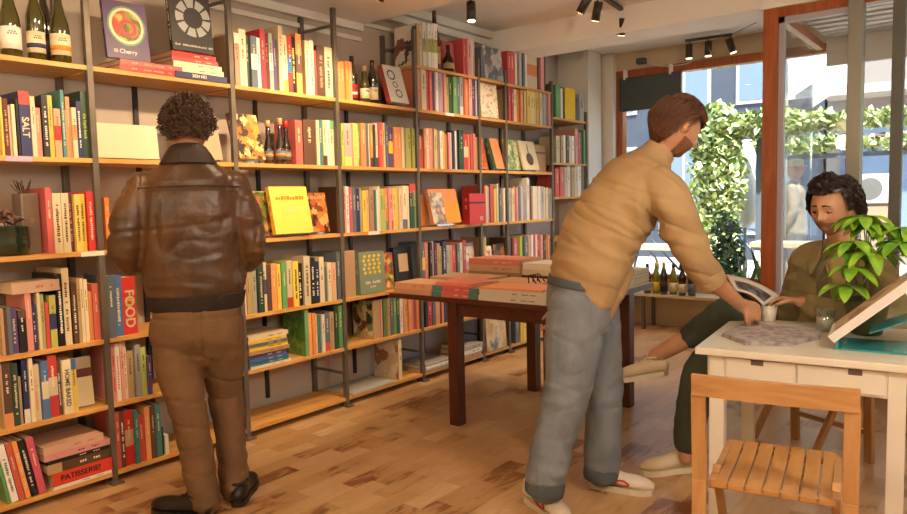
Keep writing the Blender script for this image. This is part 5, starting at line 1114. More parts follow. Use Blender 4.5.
# ------------------------------------------------------------------ furniture
# display table
r = empty('display_table', (3.86, 2.49, 0), (0, 0, 0), 'dark brown wooden table stacked with books in the middle of the shop', 'table')
TX0, TX1, TY0, TY1, TZ = 3.26, 4.46, 1.82, 3.06, .775
def lc(p): return (p[0]-3.86, p[1]-2.49, p[2])
b = nbm(); box(b, lc((TX0, TY0, TZ-.03)), lc((TX1, TY1, TZ)), bev=.003); obj('tabletop', b, darkwood, r)
b = nbm(); box(b, lc((3.32, 1.92, TZ-.11)), lc((4.27, 1.945, TZ-.03))); box(b, lc((3.32, 2.575, TZ-.11)), lc((4.27, 2.60, TZ-.03))); box(b, lc((3.30, 1.92, TZ-.11)), lc((3.325, 2.60, TZ-.03))); box(b, lc((4.24, 1.92, TZ-.11)), lc((4.265, 2.60, TZ-.03))); obj('apron', b, darkwood, r)
for x, y in ((3.325, 2.585), (4.225, 2.60), (3.325, 1.93), (4.225, 1.905)):
    b = nbm(); box(b, lc((x-.035, y-.035, 0)), lc((x+.035, y+.035, TZ-.03)), bev=.003); obj('leg', b, darkwood_v, r)
# piles on it : (x0, y0 (right end), y1 (left end), depth x, list)
def flat(x, y, z, L, Wd, T, col, label, det='', txt=None, tcol='black', group=None, yaw=0, spine='-x', tsize=.5):
    """book lying flat, spine towards the camera side (-x); x,y = near left corner"""
    o = book(T, Wd, L, col, det, label=label, group=group)
    R = Matrix(((0, 1, 0, 0), (0, 0, -1, 0), (-1, 0, 0, 0), (0, 0, 0, 1)))   # local x->-z, y->+x, z->-y
    o.matrix_world = Matrix.Translation((x, y, z+T+.0003)) @ Matrix.Rotation(yaw, 4, 'Z') @ R
    for ch in [c_ for c_ in o.children if c_.name.startswith('spine_title')]:
        if txt: bpy.data.objects.remove(ch)
    if txt: textmesh('spine_title', txt, T*tsize*1.4, bookmat(tcol), o, (T*.5, -.0006, L*.45), (PI/2, PI/2, 0), bold=True)
    return o
pile = [
 ('corner', 3.275, 3.03, .30, .24, [('peach', .033), ('peach', .033)], 'peach book in the pile on the left corner of the dark table'),
 ('red', 3.27, 2.72, .34, .25, [('red', .030), ('red', .033)], 'red book with teal ends in the pile beside the corner pile'),
 ('white', 3.265, 2.37, .44, .26, [('white', .030), ('white', .033), ], 'white book with small lettering in the near pile by the jeans')]
ordn = ['lowest', 'upper', 'topmost']
for k, x, y, L_, W_, bs, lab in pile:
    z_ = TZ
    for i, (c, t) in enumerate(bs):
        flat(x+.006*i, y-.004*i, z_, L_, W_, t, c, '%s %s' % (ordn[i], lab), 'tteal bteal' if c == 'red' else '', None, 'slate', 'piles of books on the dark table', tsize=.35)
        z_ += t+.0006
flat(3.262, 2.36, TZ+.065, .40, .25, .012, 'orange', 'thin orange book on top of the white lettered pile', yaw=.05)
flat(3.30, 2.71, TZ+.065, .28, .24, .02, 'salmon', 'salmon coloured book on top of the red and teal pile', yaw=-.04)
z_ = TZ
for i in range(2): flat(3.56, 2.98-.01*i, z_, .42, .28, .038, ['cream', 'peach'][i], '%s wide pale book in the pile behind the corner pile' % ordn[i], group='piles of books on the dark table'); z_ += .0386
z_ = TZ
for i in range(2): flat(3.56, 2.50, z_, .36, .25, .036, ['orange', 'peach'][i], '%s flat book in the middle of the dark table' % ordn[i], group='piles of books on the dark table'); z_ += .0366
z_ = TZ
for i in range(4): flat(3.92, 2.93-.003*i, z_, .42, .28, .042, ['peach', 'tan', 'peach', 'salmon'][i], '%s thick peach book in the tall pile at the back of the dark table' % ['lowest', 'second', 'third', 'topmost'][i], group='tall peach pile'); z_ += .0426
z_ = TZ
for i in range(4): flat(3.90, 2.49-.006*i, z_, .40, .27, .038, ['cream', 'brown', 'cream', 'white'][i], '%s book in the pale pile at the back centre of the dark table' % ['lowest', 'second', 'third', 'topmost'][i], group='pale back pile'); z_ += .0386
z_ = TZ
for i in range(4): flat(3.62, 2.09, z_, .26, .30, .024, ['white', 'grey', 'white', 'white'][i], '%s pale book in the pile at the window end, beside the shirt' % ['lowest', 'second', 'third', 'topmost'][i], group='pale pile at the window end'); z_ += .0246
z_ = TZ
for i in range(4): flat(4.03, 2.10, z_, .27, .38, .026, ['grey', 'white', 'slate', 'white'][i], '%s grey book in the pile nearest the bottles, dark table' % ['lowest', 'second', 'third', 'topmost'][i], group='grey pile nearest the bottles'); z_ += .0266
# little metal stand with a card beside the beige shirt
r = empty('card_holder', (3.62, 2.19, TZ+.0005), (0, 0, 0), 'small black wire card holder on the dark table beside the shirt hem', 'holder')
b = nbm()
for s in (-.05, 0, .05): tube(b, [(s, -.03, .003), (s, -.03, .05), (s, .03, .12), (s, .03, .003)], .004, 6)
tube(b, [(-.05, -.03, .05), (.05, -.03, .05)], .003, 6); tube(b, [(-.05, .03, .118), (.05, .03, .118)], .003, 6); obj('wire_frame', b, black, r)

# white table
wp = mat('white_table_paint', 'd9cfbd', .35, var=.03, vscale=4)
tyaw = math.atan2(-.07, .698)*0-.0
r = empty('white_table', (2.76, .96, 0), (0, 0, math.atan2(.1, .995)), 'white painted square table with two drawer recesses, holding cups and a newspaper', 'table')
TW, TD = .735, .775     # along -y, along +x
b = nbm(); box(b, (0, -TW, .722), (TD, 0, .75), bev=.006); obj('tabletop', b, wp, r)
b = nbm(); box(b, (.03, -TW+.05, .62), (.045, -.05, .72)); box(b, (TD-.05, -TW+.05, .62), (TD-.035, -.05, .72)); box(b, (.04, -.055, .62), (TD-.04, -.04, .72)); box(b, (.04, -TW+.04, .62), (TD-.04, -TW+.055, .72)); obj('apron', b, wp, r)
for x, y in ((.025, -.105), (.025, -TW+.03), (TD-.08, -.105), (TD-.08, -TW+.03)):
    b = nbm(); box(b, (x, y, 0), (x+.055, y+.055, .722), bev=.003); obj('leg', b, wp, r)
for y0, y1 in ((-.355, -.115), (-.64, -.365)):
    b = nbm(); box(b, (.021, y0, .63), (.03, y1, .715), bev=.001); d_ = obj('drawer', b, wp, r)
    ym = -.225 if y1 > -.2 else -.55
    b = nbm(); box(b, (.0195, ym-.022, .695), (.0215, ym+.022, .715)); obj('handle', b, mat('dark_recess', '5a4a3a', .6), d_)
# folding chairs
cw = wood_mat('beech_chair', 'b88a58', 'a07040', .4, (2, 12, 12), .04, .2)
cw_v = wood_mat('beech_chair_v', 'b88a58', 'a07040', .4, (12, 12, 2), .04, .2)
def chair(loc, rz, label):
    """local +y = direction the sitter faces; origin midway between the back posts"""
    r = empty('folding_chair', loc, (0, 0, rz), label, 'chair')
    w = .225
    for s in (-1, 1):
        b = nbm(); x = s*(w-.018)
        bar(b, (x, -.005, .74), (x, .02, .46), .026, .042, bev=.004); bar(b, (x, .02, .46), (x, .0, .0), .026, .042, bev=.004); obj('back_post', b, cw_v, r)
        b = nbm(); x2 = s*(w-.055)
        bar(b, (x2, .10, .47), (x2, .43, .0), .022, .034, bev=.003); obj('front_leg', b, cw_v, r)
    b = nbm(); pts = 10
    for i in range(pts):
        x0_ = -w+2*w*i/pts; x1_ = x0_+2*w/pts; c0_ = -.012*(1-(2*i/pts-1)**2); c1_ = -.012*(1-(2*(i+1)/pts-1)**2)
        v = [b.verts.new(p) for p in ((x0_, -.022+c0_, .735), (x1_, -.022+c1_, .735), (x1_, -.026+c1_, .80), (x0_, -.026+c0_, .80), (x0_, .008+c0_, .735), (x1_, .008+c1_, .735), (x1_, -.006+c1_, .80), (x0_, -.006+c0_, .80))]
        for q in ((0, 1, 2, 3), (5, 4, 7, 6), (3, 2, 6, 7), (1, 0, 4, 5)): b.faces.new([v[k] for k in q])
        if i == 0: b.faces.new([v[k] for k in (0, 3, 7, 4)])
        if i == pts-1: b.faces.new([v[k] for k in (1, 5, 6, 2)])
    bmesh.ops.remove_doubles(b, verts=b.verts, dist=1e-5); obj('top_rail', b, cw, r)
    b = nbm()
    for s in (-1, 1): box(b, (s*.172-.011, .03, .43), (s*.172+.011, .42, .458), bev=.002)
    box(b, (-.17, .035, .432), (.17, .055, .45)); box(b, (-.17, .39, .432), (.17, .41, .45)); obj('seat_frame', b, cw, r)
    for k in range(7):
        x = -.150+.05*k; b = nbm(); n_ = 6; top = []; 
        zz_ = lambda y: .462-.012*math.sin(PI*(y-.02)/.42)+(-.012*max(0, (.06-y)/.05))
        for j in range(n_+1):
            y = .02+.42*j/n_; z_ = zz_(y); top.append([b.verts.new((x-.0215, y, z_)), b.verts.new((x+.0215, y, z_)), b.verts.new((x+.0215, y, z_-.012)), b.verts.new((x-.0215, y, z_-.012))])
        for j in range(n_):
            for q in range(4): b.faces.new((top[j][q], top[j][(q+1) % 4], top[j+1][(q+1) % 4], top[j+1][q]))
        b.faces.new(top[0][::-1]); b.faces.new(top[-1]); obj('seat_slat', b, cw_v if 0 else wood_mat('beech_slat', 'b88650', 'a07038', .35, (12, 2, 12), .04, .2), r)
    b = nbm(); box(b, (-.17, .385, .06), (.17, .405, .085)); box(b, (-.20, .0, .14), (.20, .018, .165)); obj('cross_rail', b, cw, r)
    return r
# heading of +y : (.988,.155)
chair((2.195, .535, 0), math.atan2(-.988, .155), 'light wooden folding chair with a slatted seat in front of the white table')
chair((4.06, .70, 0), math.atan2(.90, .42), 'wooden folding chair under the seated reader, its legs showing beneath the white table')

# things on the white table
wtz = .7505
def cup(name, c, label, cat):
    rt = empty(name, (c[0], c[1], wtz), (0, 0, 0), label, cat)
    b = nbm(); lathe(b, [(.024, 0), (.028, .004), (.036, .075), (.034, .075), (.027, .008), (.001, .006)], 24); obj('cup_body', b, mat('white_ceramic', 'e0d6c4', .3), rt)
    b = nbm(); cyl(b, (0, 0, .058), (0, 0, .060), .0325, n=24); obj('coffee', b, mat('coffee', '3c2010', .3), rt)
cup('cup', (3.501, 0.871, 0.75), 'small white cup held by the bending person on the white table', 'cup')
g = (3.363, 0.61, 0.75)
rt = empty('drinking_glass', (g[0], g[1], wtz), (0, 0, 0), 'short glass of milky drink standing on the white table before the reader', 'glass')
b = nbm(); lathe(b, [(.030, 0), (.033, .004), (.042, .095), (.0395, .095), (.031, .008), (.001, .006)], 24); obj('glass_body', b, glass_mat('tumbler', (.92, .95, .93), .15), rt)
b = nbm(); lathe(b, [(.029, .009), (.0345, .055), (.002, .056)], 24); obj('milky_drink', b, mat('milky', 'd8ccb4', .4), rt)
# newspaper
pts = [(3.025, 0.942, 0.76), (3.337, 0.933, 0.76), (3.301, 0.61, 0.76), (3.16, 0.591, 0.76), (2.956, 0.657, 0.76), (2.888, 0.806, 0.76)]
npm = cells_mat('newsprint', ['b8aca4', '9a9090', 'aca29c', '807878', 'b4aaa2'], 55, .8)
b = nbm(); n_ = len(pts)
def layer(z0, z1, s, mi=0):
    cx_ = sum(p[0] for p in pts)/n_; cy_ = sum(p[1] for p in pts)/n_
    a = [b.verts.new((cx_+(p[0]-cx_)*s, cy_+(p[1]-cy_)*s, z0)) for p in pts]; c_ = [b.verts.new((cx_+(p[0]-cx_)*s, cy_+(p[1]-cy_)*s, z1)) for p in pts]
    b.faces.new(a[::-1]); b.faces.new(c_)
    for i in range(n_): b.faces.new((a[i], a[(i+1) % n_], c_[(i+1) % n_], c_[i]))
for k in range(4): layer(wtz+.004*k, wtz+.004*k+.0035, 1-.012*k)
bmesh.ops.recalc_face_normals(b, faces=b.faces)
nw = tag(obj('newspaper', b, npm), 'folded newspaper lying on the near left corner of the white table', 'newspaper')
# magazine in the reader's hands
A_, B_, C_, D_ = V((3.52, 1.074, 0.959)), V((3.56, 0.838, 0.867)), V((3.44, 0.878, 0.833)), V((3.4, 0.996, 0.9))
nm = (B_-A_).cross(D_-A_).normalized()
if nm.dot(V((0, 0, 1.35))-A_) < 0: nm = -nm
def sheet(b, u0, u1, v0, v1, off, th=None):
    n_ = 8; g_ = lambda u, v: A_.lerp(B_, u).lerp(D_.lerp(C_, u), v)+nm*(.018*math.sin(PI*min(1, u*1.0))*1+off)
    tp = [[b.verts.new(g_(u0+(u1-u0)*i/n_, v0+(v1-v0)*j/n_)) for j in range(n_+1)] for i in range(n_+1)]
    for i in range(n_):
        for j in range(n_): b.faces.new((tp[i][j], tp[i+1][j], tp[i+1][j+1], tp[i][j+1])).smooth = True
    return tp
b = nbm(); t1_ = sheet(b, 0, 1, 0, 1, 0); t2_ = sheet(b, 0, 1, 0, 1, -.005); n_ = 8
rim = [(i, 0) for i in range(n_)]+[(n_, j) for j in range(n_)]+[(n_-i, n_) for i in range(n_)]+[(0, n_-j) for j in range(n_)]
for q in range(len(rim)):
    a, c = rim[q], rim[(q+1) % len(rim)]; b.faces.new((t1_[a[0]][a[1]], t1_[c[0]][c[1]], t2_[c[0]][c[1]], t2_[a[0]][a[1]]))
bmesh.ops.recalc_face_normals(b, faces=b.faces)
mg = tag(obj('magazine', b, mat('page_white', 'd8cdbd', .6)), 'open magazine with a grey photograph held in the hands of the seated reader', 'magazine')
b = nbm(); sheet(b, .10, .93, .34, .90, .0012); obj('photo_print', b, cells_mat('mag_photo', ['4a484c', '6a666a', '3a3638', '8a8484'], 40), mg)
# tilted picture book on a teal stand
r = empty('book_stand', (2.99, .42, wtz), (0, 0, -1.47), 'teal plastic stand holding the large tilted book on the white table', 'book stand')
tl = mat('teal_acrylic', '2f8a8c', .25, coat=.3)
b = nbm(); box(b, (-.08, .0, 0), (.42, .24, .006), bev=.001); 
for k in range(4): box(b, (.10+.055*k, -.004, .006), (.125+.055*k, .0, .016))
obj('stand_base', b, tl, r)
b = nbm(); box(b, (-.085, .0, .0), (-.075, .24, .05), bev=.001); obj('stand_lip', b, tl, r)
b = nbm(); box(b, (.16, .02, 0), (.48, .22, .004), M=Matrix.Translation((-.12, 0, .0)) @ Matrix.Rotation(-.42, 4, 'Y')); obj('stand_back', b, tl, r)
bk = book(.03, .36, .30, 'white', '', label='large white open picture book with a warm painted page, tilted on the teal stand')
e0 = V((2.95, 0.504, 0.77)); e1 = V((2.99, 0.281, 0.983)); du = (e1-e0).normalized(); e2 = V((.995, .1, 0)); nn = e2.cross(du).normalized()
if nn.z < 0: nn = -nn
# local x (thickness) -> nn, local y -> du, local z -> e2
for c_ in bk.children:
    if c_.name.startswith('pages'): c_.data.materials[0] = mat('white_page_block', 'd8d0cc', .7)
Mx = Matrix(((nn.x, du.x, e2.x, e0.x), (nn.y, du.y, e2.y, e0.y), (nn.z, du.z, e2.z, e0.z+.012), (0, 0, 0, 1)))
bk.matrix_world = Mx
b = nbm(); box(b, (.030, .02, .015), (.0312, .34, .285)); obj('cover_print', b, cells_mat('painted_page', ['b87a48', 'd8a878', 'dcc8a8', 'a06040', 'c8b090'], 9, .5, False), bk)
# money tree
p = (3.38, 0.459, 0.766)
r = empty('potted_plant', (p[0], p[1], wtz), (0, 0, 0), 'leafy green plant in a dark green pot on the white table behind the tilted book', 'plant')
b = nbm(); lathe(b, [(.055, 0), (.06, .005), (.085, .135), (.088, .15), (.08, .15), (.07, .12), (.01, .118)], 28); obj('pot', b, mat('olive_pot', '454a2c', .4), r)
b = nbm(); cyl(b, (0, 0, .118), (0, 0, .125), .076, n=24); obj('soil', b, mat('soil', '2a1c12', .9), r)
lf = mat('fresh_leaf', 'a4cc3a', .42, vscale=12, col2='5f9a28'); 
def leaf(b, base, d, L_, w, droop, up=(0, 0, 1)):
    d = V(d).normalized(); s = d.cross(V(up)); s = s.normalized() if s.length > .05 else V((1, 0, 0)); rows = []; p_ = V(base); n_ = 8
    for k in range(n_+1):
        t = k/n_; wd = w*math.sin(PI*min(1, t*.96+.02))**.8*(1-.25*t); dd = (d-UP*droop*t).normalized()
        nn_ = s.cross(dd); rows.append([b.verts.new(p_-s*wd+nn_*wd*.25), b.verts.new(p_+nn_*0), b.verts.new(p_+s*wd+nn_*wd*.25)])
        p_ = p_+dd*L_/n_
    for k in range(n_):
        for j in range(2): b.faces.new((rows[k][j], rows[k][j+1], rows[k+1][j+1], rows[k+1][j])).smooth = True
heads = [(-.14, .08, .30, 0), (-.10, .11, .22, 0), (.0, .09, .50, 0), (-.05, .06, .50, 1), (-.10, .09, .40, 0), (.02, .02, .47, 1), (.0, -.10, .45, 1), (-.12, .02, .36, 0), (-.06, -.15, .38, 1), (.05, .05, .46, 0), (-.05, .10, .36, 0), (.08, -.05, .40, 1), (-.13, -.08, .40, 0)]
stems = nbm(); rr_ = random.Random(8)
b = nbm(); tube(b, [(0, 0, .12), (.005, .005, .22), (0, 0, .31)], .013, 8, r2=.008); obj('trunk', b, mat('bark', '5a4228', .8), r)
for i, (hx, hy, hz, k) in enumerate(heads):
    hy -= .05; hz -= .01
    b = nbm(); tube(b, [(0, 0, .24+.01*i*.6), (hx*.45, hy*.45, hz-.03), (hx, hy, hz)], .0032, 6, r2=.0022); stem = obj('stem', b, mat('green_stem', '5c8a2c', .6), r)
    b = nbm(); n_ = 7; yaw = rr_.uniform(0, 6)
    for j in range(n_):
        a = yaw+2*PI*j/n_; L_ = rr_.uniform(.10, .15); leaf(b, (hx, hy, hz), (math.cos(a), math.sin(a), rr_.uniform(-.25, .2)), L_, rr_.uniform(.024, .033), rr_.uniform(.8, 1.7))
    obj('leaves', b, lf, stem)

# ------------------------------------------------------------------ window bench, sill, screen
r = empty('window_bench', (6.93, 2.35, 0), (0, 0, 0), 'low white bench shelf on thin legs under the shop window', 'bench')
b = nbm(); box(b, (-.15, -.75, .335), (.165, .85, .36), bev=.002); obj('bench_board', b, mat('pale_bench', 'cbb89a', .5), r)
for y in (-.6, .54, .78):
    for x_ in (-.135, .12):
        b = nbm(); box(b, (x_, y-.015, 0), (x_+.03, y+.015, .335)); obj('leg', b, steel, r)
# bowl on bench
b = nbm(); lathe(b, [(.05, 0), (.10, .03), (.13, .07), (.12, .07), (.09, .035), (.01, .02)], 28, c=(6.88, 2.02, .3605)); tag(obj('bowl', b, mat('orange_bowl', 'c87a3a', .4), smooth=True), 'round orange bowl on the window bench behind the forearm', 'bowl')
# snake plants on the bench
def snake(loc, n, hh, lab, seed):
    r = empty('snake_plant', loc, (0, 0, 0), lab, 'plant'); rs = random.Random(seed)
    b = nbm(); lathe(b, [(.05, 0), (.065, .10), (.06, .10), (.05, .08), (.01, .08)], 20); obj('pot', b, mat('white_pot', 'd8d0c0', .5), r)
    b = nbm()
    for k in range(n):
        a = rs.uniform(0, 2*PI); leaf(b, (.03*math.cos(a), .03*math.sin(a), .08), (.35*math.cos(a), .35*math.sin(a), 1), hh*rs.uniform(.7, 1.1), .022, -.1, up=(math.sin(a), -math.cos(a), 0))
    obj('leaves', b, mat('snake_leaf', '6f8a3a', .5, var=.4, vscale=30, col2='2c4a24'), r)
snake((6.92, 1.74, .3605), 8, .40, 'upright snake plant with yellow edged leaves beside the orange door post', 4)
snake((6.93, 1.93, .3605), 7, .34, 'arching snake plant on the bench behind the magazine', 9)
b = nbm(); box(b, (0, 0, 0), (.04, .10, .36), bev=.002); tag(obj('sign_board', b, mat('amber_board', 'd8962a', .5), loc=(6.95, 1.60, .3605)), 'narrow amber board standing beside the orange door post', 'board')
# hanging screen in the window
r = empty('screen', (7.03, 2.91, 2.38), (0, 0, 0), 'dark flat screen hung high inside the shop window from white clips', 'screen')
b = nbm(); box(b, (-.03, -.33, -.17), (.015, .32, .17), bev=.004); obj('screen_back', b, mat('screen_grey', '3c4242', .35), r)
b = nbm(); box(b, (-.032, -.31, -.155), (-.0305, .30, .155)); obj('screen_panel', b, mat('screen_panel', '4a5252', .3), r)
for y in (-.22, .26):
    b = nbm(); box(b, (-.035, y-.012, .15), (.02, y+.012, .25)); obj('clip', b, white_paint, r)
b = nbm(); box(b, (-.04, -.04, -.025), (.04, .04, .03), bev=.005); o = obj('camera_body', b, mat('off_black', '4a4640', .5), loc=(7.03, 3.0, 2.70)); tag(o, 'small dark wall sensor above the window frame', 'sensor')
b = nbm(); tube(b, [(7.07, 2.96, 2.69), (7.06, 2.8, 2.63), (7.06, 2.55, 2.62), (7.06, 2.45, 2.66), (7.07, 2.3, 2.665)], .005, 6); tag(obj('cable', b, white_paint, smooth=True), 'white cable running along the top of the window frame', 'cable')

# ------------------------------------------------------------------ track lights
lampb = mat('lamp_black', '3a3028', .4)
bulb = mat('lamp_lens', 'fff0d0', .3, emit='ffc98a', estr=14)
def spotlamp(parent, p, d, power, size=1.0, ang=70, light=True, col=(1, .68, .38), L_=.13, r_=.032, stem=.07):
    p = V(p); d = V(d).normalized()
    b = nbm(); cyl(b, p, p-UP*stem, .006, n=8); obj('lamp_arm', b, lampb, parent)
    c = p-UP*(stem+.01); a0_ = c-d*L_*.35; a1_ = c+d*L_*.65
    b = nbm(); cyl(b, a0_, a1_, r_, n=20); h = obj('lamp_head', b, lampb, parent)
    b = nbm(); cyl(b, a1_+d*.0006, a1_+d*.002, r_*.8, n=20); obj('lens', b, bulb, h)
    if light:
        l = bpy.data.lights.new('spot', 'SPOT'); l.energy = power; l.color = col; l.spot_size = math.radians(ang); l.spot_blend = .6; l.shadow_soft_size = .035
        o = bpy.data.objects.new('spot_light', l); C.objects.link(o); o.location = a1_+d*.012; o.rotation_euler = d.to_track_quat('-Z', 'Y').to_euler(); o.parent = parent
def track(name, a, b_, lamps, label, **kw):
    rt = empty(name, (0, 0, 0), (0, 0, 0), label, 'track light', 'ceiling track lights')
    b = nbm(); bar(b, V(a), V(b_), .035, .022); obj('track_rail', b, lampb, rt)
    for t, d, pw in lamps: spotlamp(rt, V(a).lerp(V(b_), t)-UP*.01, d, pw, **kw)
    return rt
WARM = (1, .71, .42)
# over the shelves; the first two are out of view, added as shelf light
track('track_light', (-1.0, 2.15, 2.60), (1.6, 2.15, 2.60), [(.2, (0.1, 1, -.9), 45), (.5, (.1, 1, -.8), 45), (.8, (0, 1, -.7), 58)], 'unseen ceiling track added to light the near end of the shelves', col=WARM, ang=85)
track('track_light', (1.9, 2.15, 2.60), (3.7, 2.15, 2.60), [(.2, (-.1, 1, -.7), 75), (.6, (0, 1, -.8), 75)], 'unseen ceiling track added so its lamps wash the beer bottle bay', col=WARM, ang=85)
e1_ = (4.884, 2.572, 2.8); e2_ = (5.913, 2.517, 2.8)
track('track_light', (4.0, 2.28, 2.80), e2_, [(.30, (.1, .7, -.9), 60), (.42, (.2, .35, -1), 40), (.72, (.15, .2, -1), 30)], 'black ceiling track with three tilted spots above the bending person', col=(1, .72, .45), ang=80, stem=.09)
f1_ = (6.771, 2.454, 2.78); f2_ = (6.802, 2.039, 2.78)
track('track_light', f1_, f2_, [(.08, (0, 0, -1), 18), (.5, (0, 0, -1), 18), (.97, (.1, -.3, -1), 18)], 'short black track with three spots near the shop window', col=(1, .8, .58), ang=90, stem=.06)
b = nbm(); tube(b, [V(f2_), V((6.4, 1.60, 2.80)), V((6.35, 1.42, 2.80))], .004, 5); tag(obj('cable', b, lampb), 'thin black cable running from the far track light to the door bulkhead', 'cable')
# single spots on ceiling
def single(pt, d, pw, lab, ceilz=2.62, ang=80, col=WARM, **kw):
    rt = empty('spotlight', (0, 0, 0), (0, 0, 0), lab, 'spotlight'); p = V(pt); b = nbm(); cyl(b, (p.x, p.y, ceilz), (p.x, p.y, ceilz-.02), .04, n=20); obj('ceiling_plate', b, lampb, rt)
    spotlamp(rt, (p.x, p.y, ceilz-.015), d, pw, stem=max(.02, ceilz-.025-p.z), ang=ang, col=col, **kw)
single((4.102, 2.99, 2.66), (-.12, -.1, -1), 40, 'single black cylinder spot hanging near the added top shelf', 2.82)
single((3.02, 2.80, 2.55), (.1, .8, -1), 50, 'single black spot at the edge of the lower ceiling', 2.62)
# added lamps, out of view, filling the near part of the shop with light
def fill_globe(x, y, z, cz, pw, lab, col=(1, .80, .58)):
    rt = empty('fill_lamp', (x, y, z), (0, 0, 0), lab, 'lamp'); b = nbm(); cyl(b, (0, 0, .12), (0, 0, cz-z), .006, n=8); obj('cord', b, lampb, rt)
    b = nbm(); lathe(b, [(.03, .13), (.05, .11), (.05, .09), (.03, .09)], 20); obj('lamp_cap', b, lampb, rt)
    b = nbm(); ball(b, (0, 0, 0), .10, seg=24, rings=16); o = obj('glass_globe', b, mat('globe_glass', 'ffffff', .4, emit='ffd9a8', estr=6), rt)
    l = bpy.data.lights.new('fill_globe', 'POINT'); l.energy = pw; l.color = col; l.shadow_soft_size = .11; q = bpy.data.objects.new('fill_globe_light', l); C.objects.link(q); q.parent = rt; q.location = (0, 0, -.22)
fill_globe(.3, .6, 2.25, 2.62, 42, 'unseen pendant lamp added to fill the near part with light', (1, .76, .52))
fill_globe(1.5, -.7, 2.25, 2.62, 75, 'unseen pendant lamp added to light the right-hand side', (1, .9, .78))
fill_globe(-.8, 1.9, 2.25, 2.62, 25, 'unseen pendant lamp added as fill light toward the rear wall', (1, .72, .45))

# ------------------------------------------------------------------ street outside
pave = mat('pavement', 'c0bab2', .8, var=.06, vscale=3)
b = nbm(); box(b, (7.22, -14, -.13), (22, 20, -.01)); box(b, (XD+.08, -14, -.13), (7.22, 1.2, -.01)); tag(obj('street', b, pave), kind='structure')
# building facade opposite
fb_ = mat('dark_blue_facade', '303640', .7, var=.1, vscale=2); lb_ = mat('pale_facade', '776e66', .8); win = mat('facade_glass', '5c6a78', .15)
r = empty('building', (15, 6, 0), (0, 0, 0), 'grey blue town house across the street with tall windows', 'building')
b = nbm(); box(b, (0, -3.2, -.05), (1.5, 4.5, 9)); obj('facade_wall', b, fb_, r)
for i, y in enumerate((-2.7, -1.1, .5, 2.1)):
    for j, z in enumerate((.5, 3.1, 5.6)):
        b = nbm(); box(b, (-.04, y, z), (0, y+1.1, z+1.9)); f_ = obj('window', b, mat('facade_trim', '9a9894', .6), r); b = nbm(); box(b, (-.05, y+.07, z+.07), (-.041, y+.52, z+1.83)); box(b, (-.05, y+.58, z+.07), (-.041, y+1.03, z+1.83)); obj('pane', b, win, f_)
r = empty('building', (15, 0, 0), (0, 0, 0), 'pale shop front across the street seen through the door', 'building')
b = nbm(); box(b, (0, -9, -.05), (1.5, 2.75, 9)); obj('facade_wall', b, lb_, r)
b = nbm(); box(b, (-.05, -.6, .3), (0, 2.5, 2.7)); o = obj('shop_window', b, mat('shop_blue', '465264', .5), r)
b = nbm(); box(b, (-.06, -.4, .5), (-.051, .95, 2.5)); box(b, (-.06, 1.05, .5), (-.051, 2.3, 2.5)); obj('pane', b, mat('shop_glass', '6c7c90', .15), o)
b = nbm(); box(b, (-.9, -1.0, 3.0), (0, 2.7, 3.15)); obj('awning', b, mat('awning_cream', '9c948a', .7), r)
for y in (-4.5, -2.5):
    b = nbm(); box(b, (-.05, y, .8), (0, y+1.2, 2.8)); f_ = obj('window', b, mat('facade_trim', '9a9894', .6), r); b = nbm(); box(b, (-.06, y+.08, .88), (-.051, y+1.12, 2.72)); obj('pane', b, win, f_)
r = empty('building', (15, 12, 0), (0, 0, 0), 'dark brick house farther along the street', 'building')
b = nbm(); box(b, (0, -1.4, -.05), (1.5, 7, 9)); obj('facade_wall', b, mat('dark_brick', '5a4a44', .8), r)
for y in (-.8, 1.2, 3.2):
    for z in (.6, 3.2):
        b = nbm(); box(b, (-.05, y, z), (0, y+1.1, z+1.9)); f_ = obj('window', b, mat('facade_trim', '9a9894', .6), r); b = nbm(); box(b, (-.06, y+.08, z+.08), (-.051, y+1.02, z+1.82)); obj('pane', b, win, f_)
# outside canopy over the door recess
b = nbm(); box(b, (XD+.12, -2.2, 2.66), (7.0, 1.29, 2.72)); box(b, (6.95, -2.2, 2.42), (7.0, 1.29, 2.66)); 
for k in range(9): box(b, (XD+.3+.17*k, -2.2, 2.645), (XD+.33+.17*k, 1.29, 2.66))
tag(obj('canopy', b, mat('canopy_white', 'd8d4ca', .6)), 'white slatted canopy above the street door', 'canopy')
# ivy
leafc = [mat('ivy_light', 'cfd89a', .5), mat('ivy_mid', 'a0b06c', .5), mat('ivy_dark', '5e7440', .5)]
def foliage(name, boxes, n, label, s=.05, seed=1, mats=leafc, cat='climbing plant', stem=None):
    rs = random.Random(seed); b = nbm(); tot = sum(w for *_, w in boxes)
    for c, e, w in boxes:
        for k in range(int(n*w/tot)):
            while True:
                u = V((rs.uniform(-1, 1), rs.uniform(-1, 1), rs.uniform(-1, 1)))
                if u.length < 1 and u.length > .3: break
            p = V(c)+V((u.x*e[0], u.y*e[1], u.z*e[2]))
            M = Matrix.Translation(p) @ Matrix.Rotation(rs.uniform(0, 6.3), 4, 'Z') @ Matrix.Rotation(rs.uniform(-1.2, 1.2), 4, 'X') @ Matrix.Rotation(rs.uniform(-1, 1), 4, 'Y')
            q = s*rs.uniform(.6, 1.3); vs = [b.verts.new(M @ V(v)) for v in ((0, -q, 0), (q*.6, 0, q*.12), (0, q, 0), (-q*.6, 0, q*.12))]
            f = b.faces.new(vs); f.material_index = rs.choice((0, 0, 1, 1, 2))
    rt = empty(name, boxes[0][0][:2]+(0,), (0, 0, 0), label, cat)
    o = obj('leaves', b, mats, rt); o.location = -rt.location
    if stem:
        b = nbm(); tube(b, [V(p) for p in stem], .03, 6); o = obj('stem', b, mat('bark', '5a4228', .8), rt); o.location = -rt.location
    return rt
iy = (9.0, 2.864, 1.511)
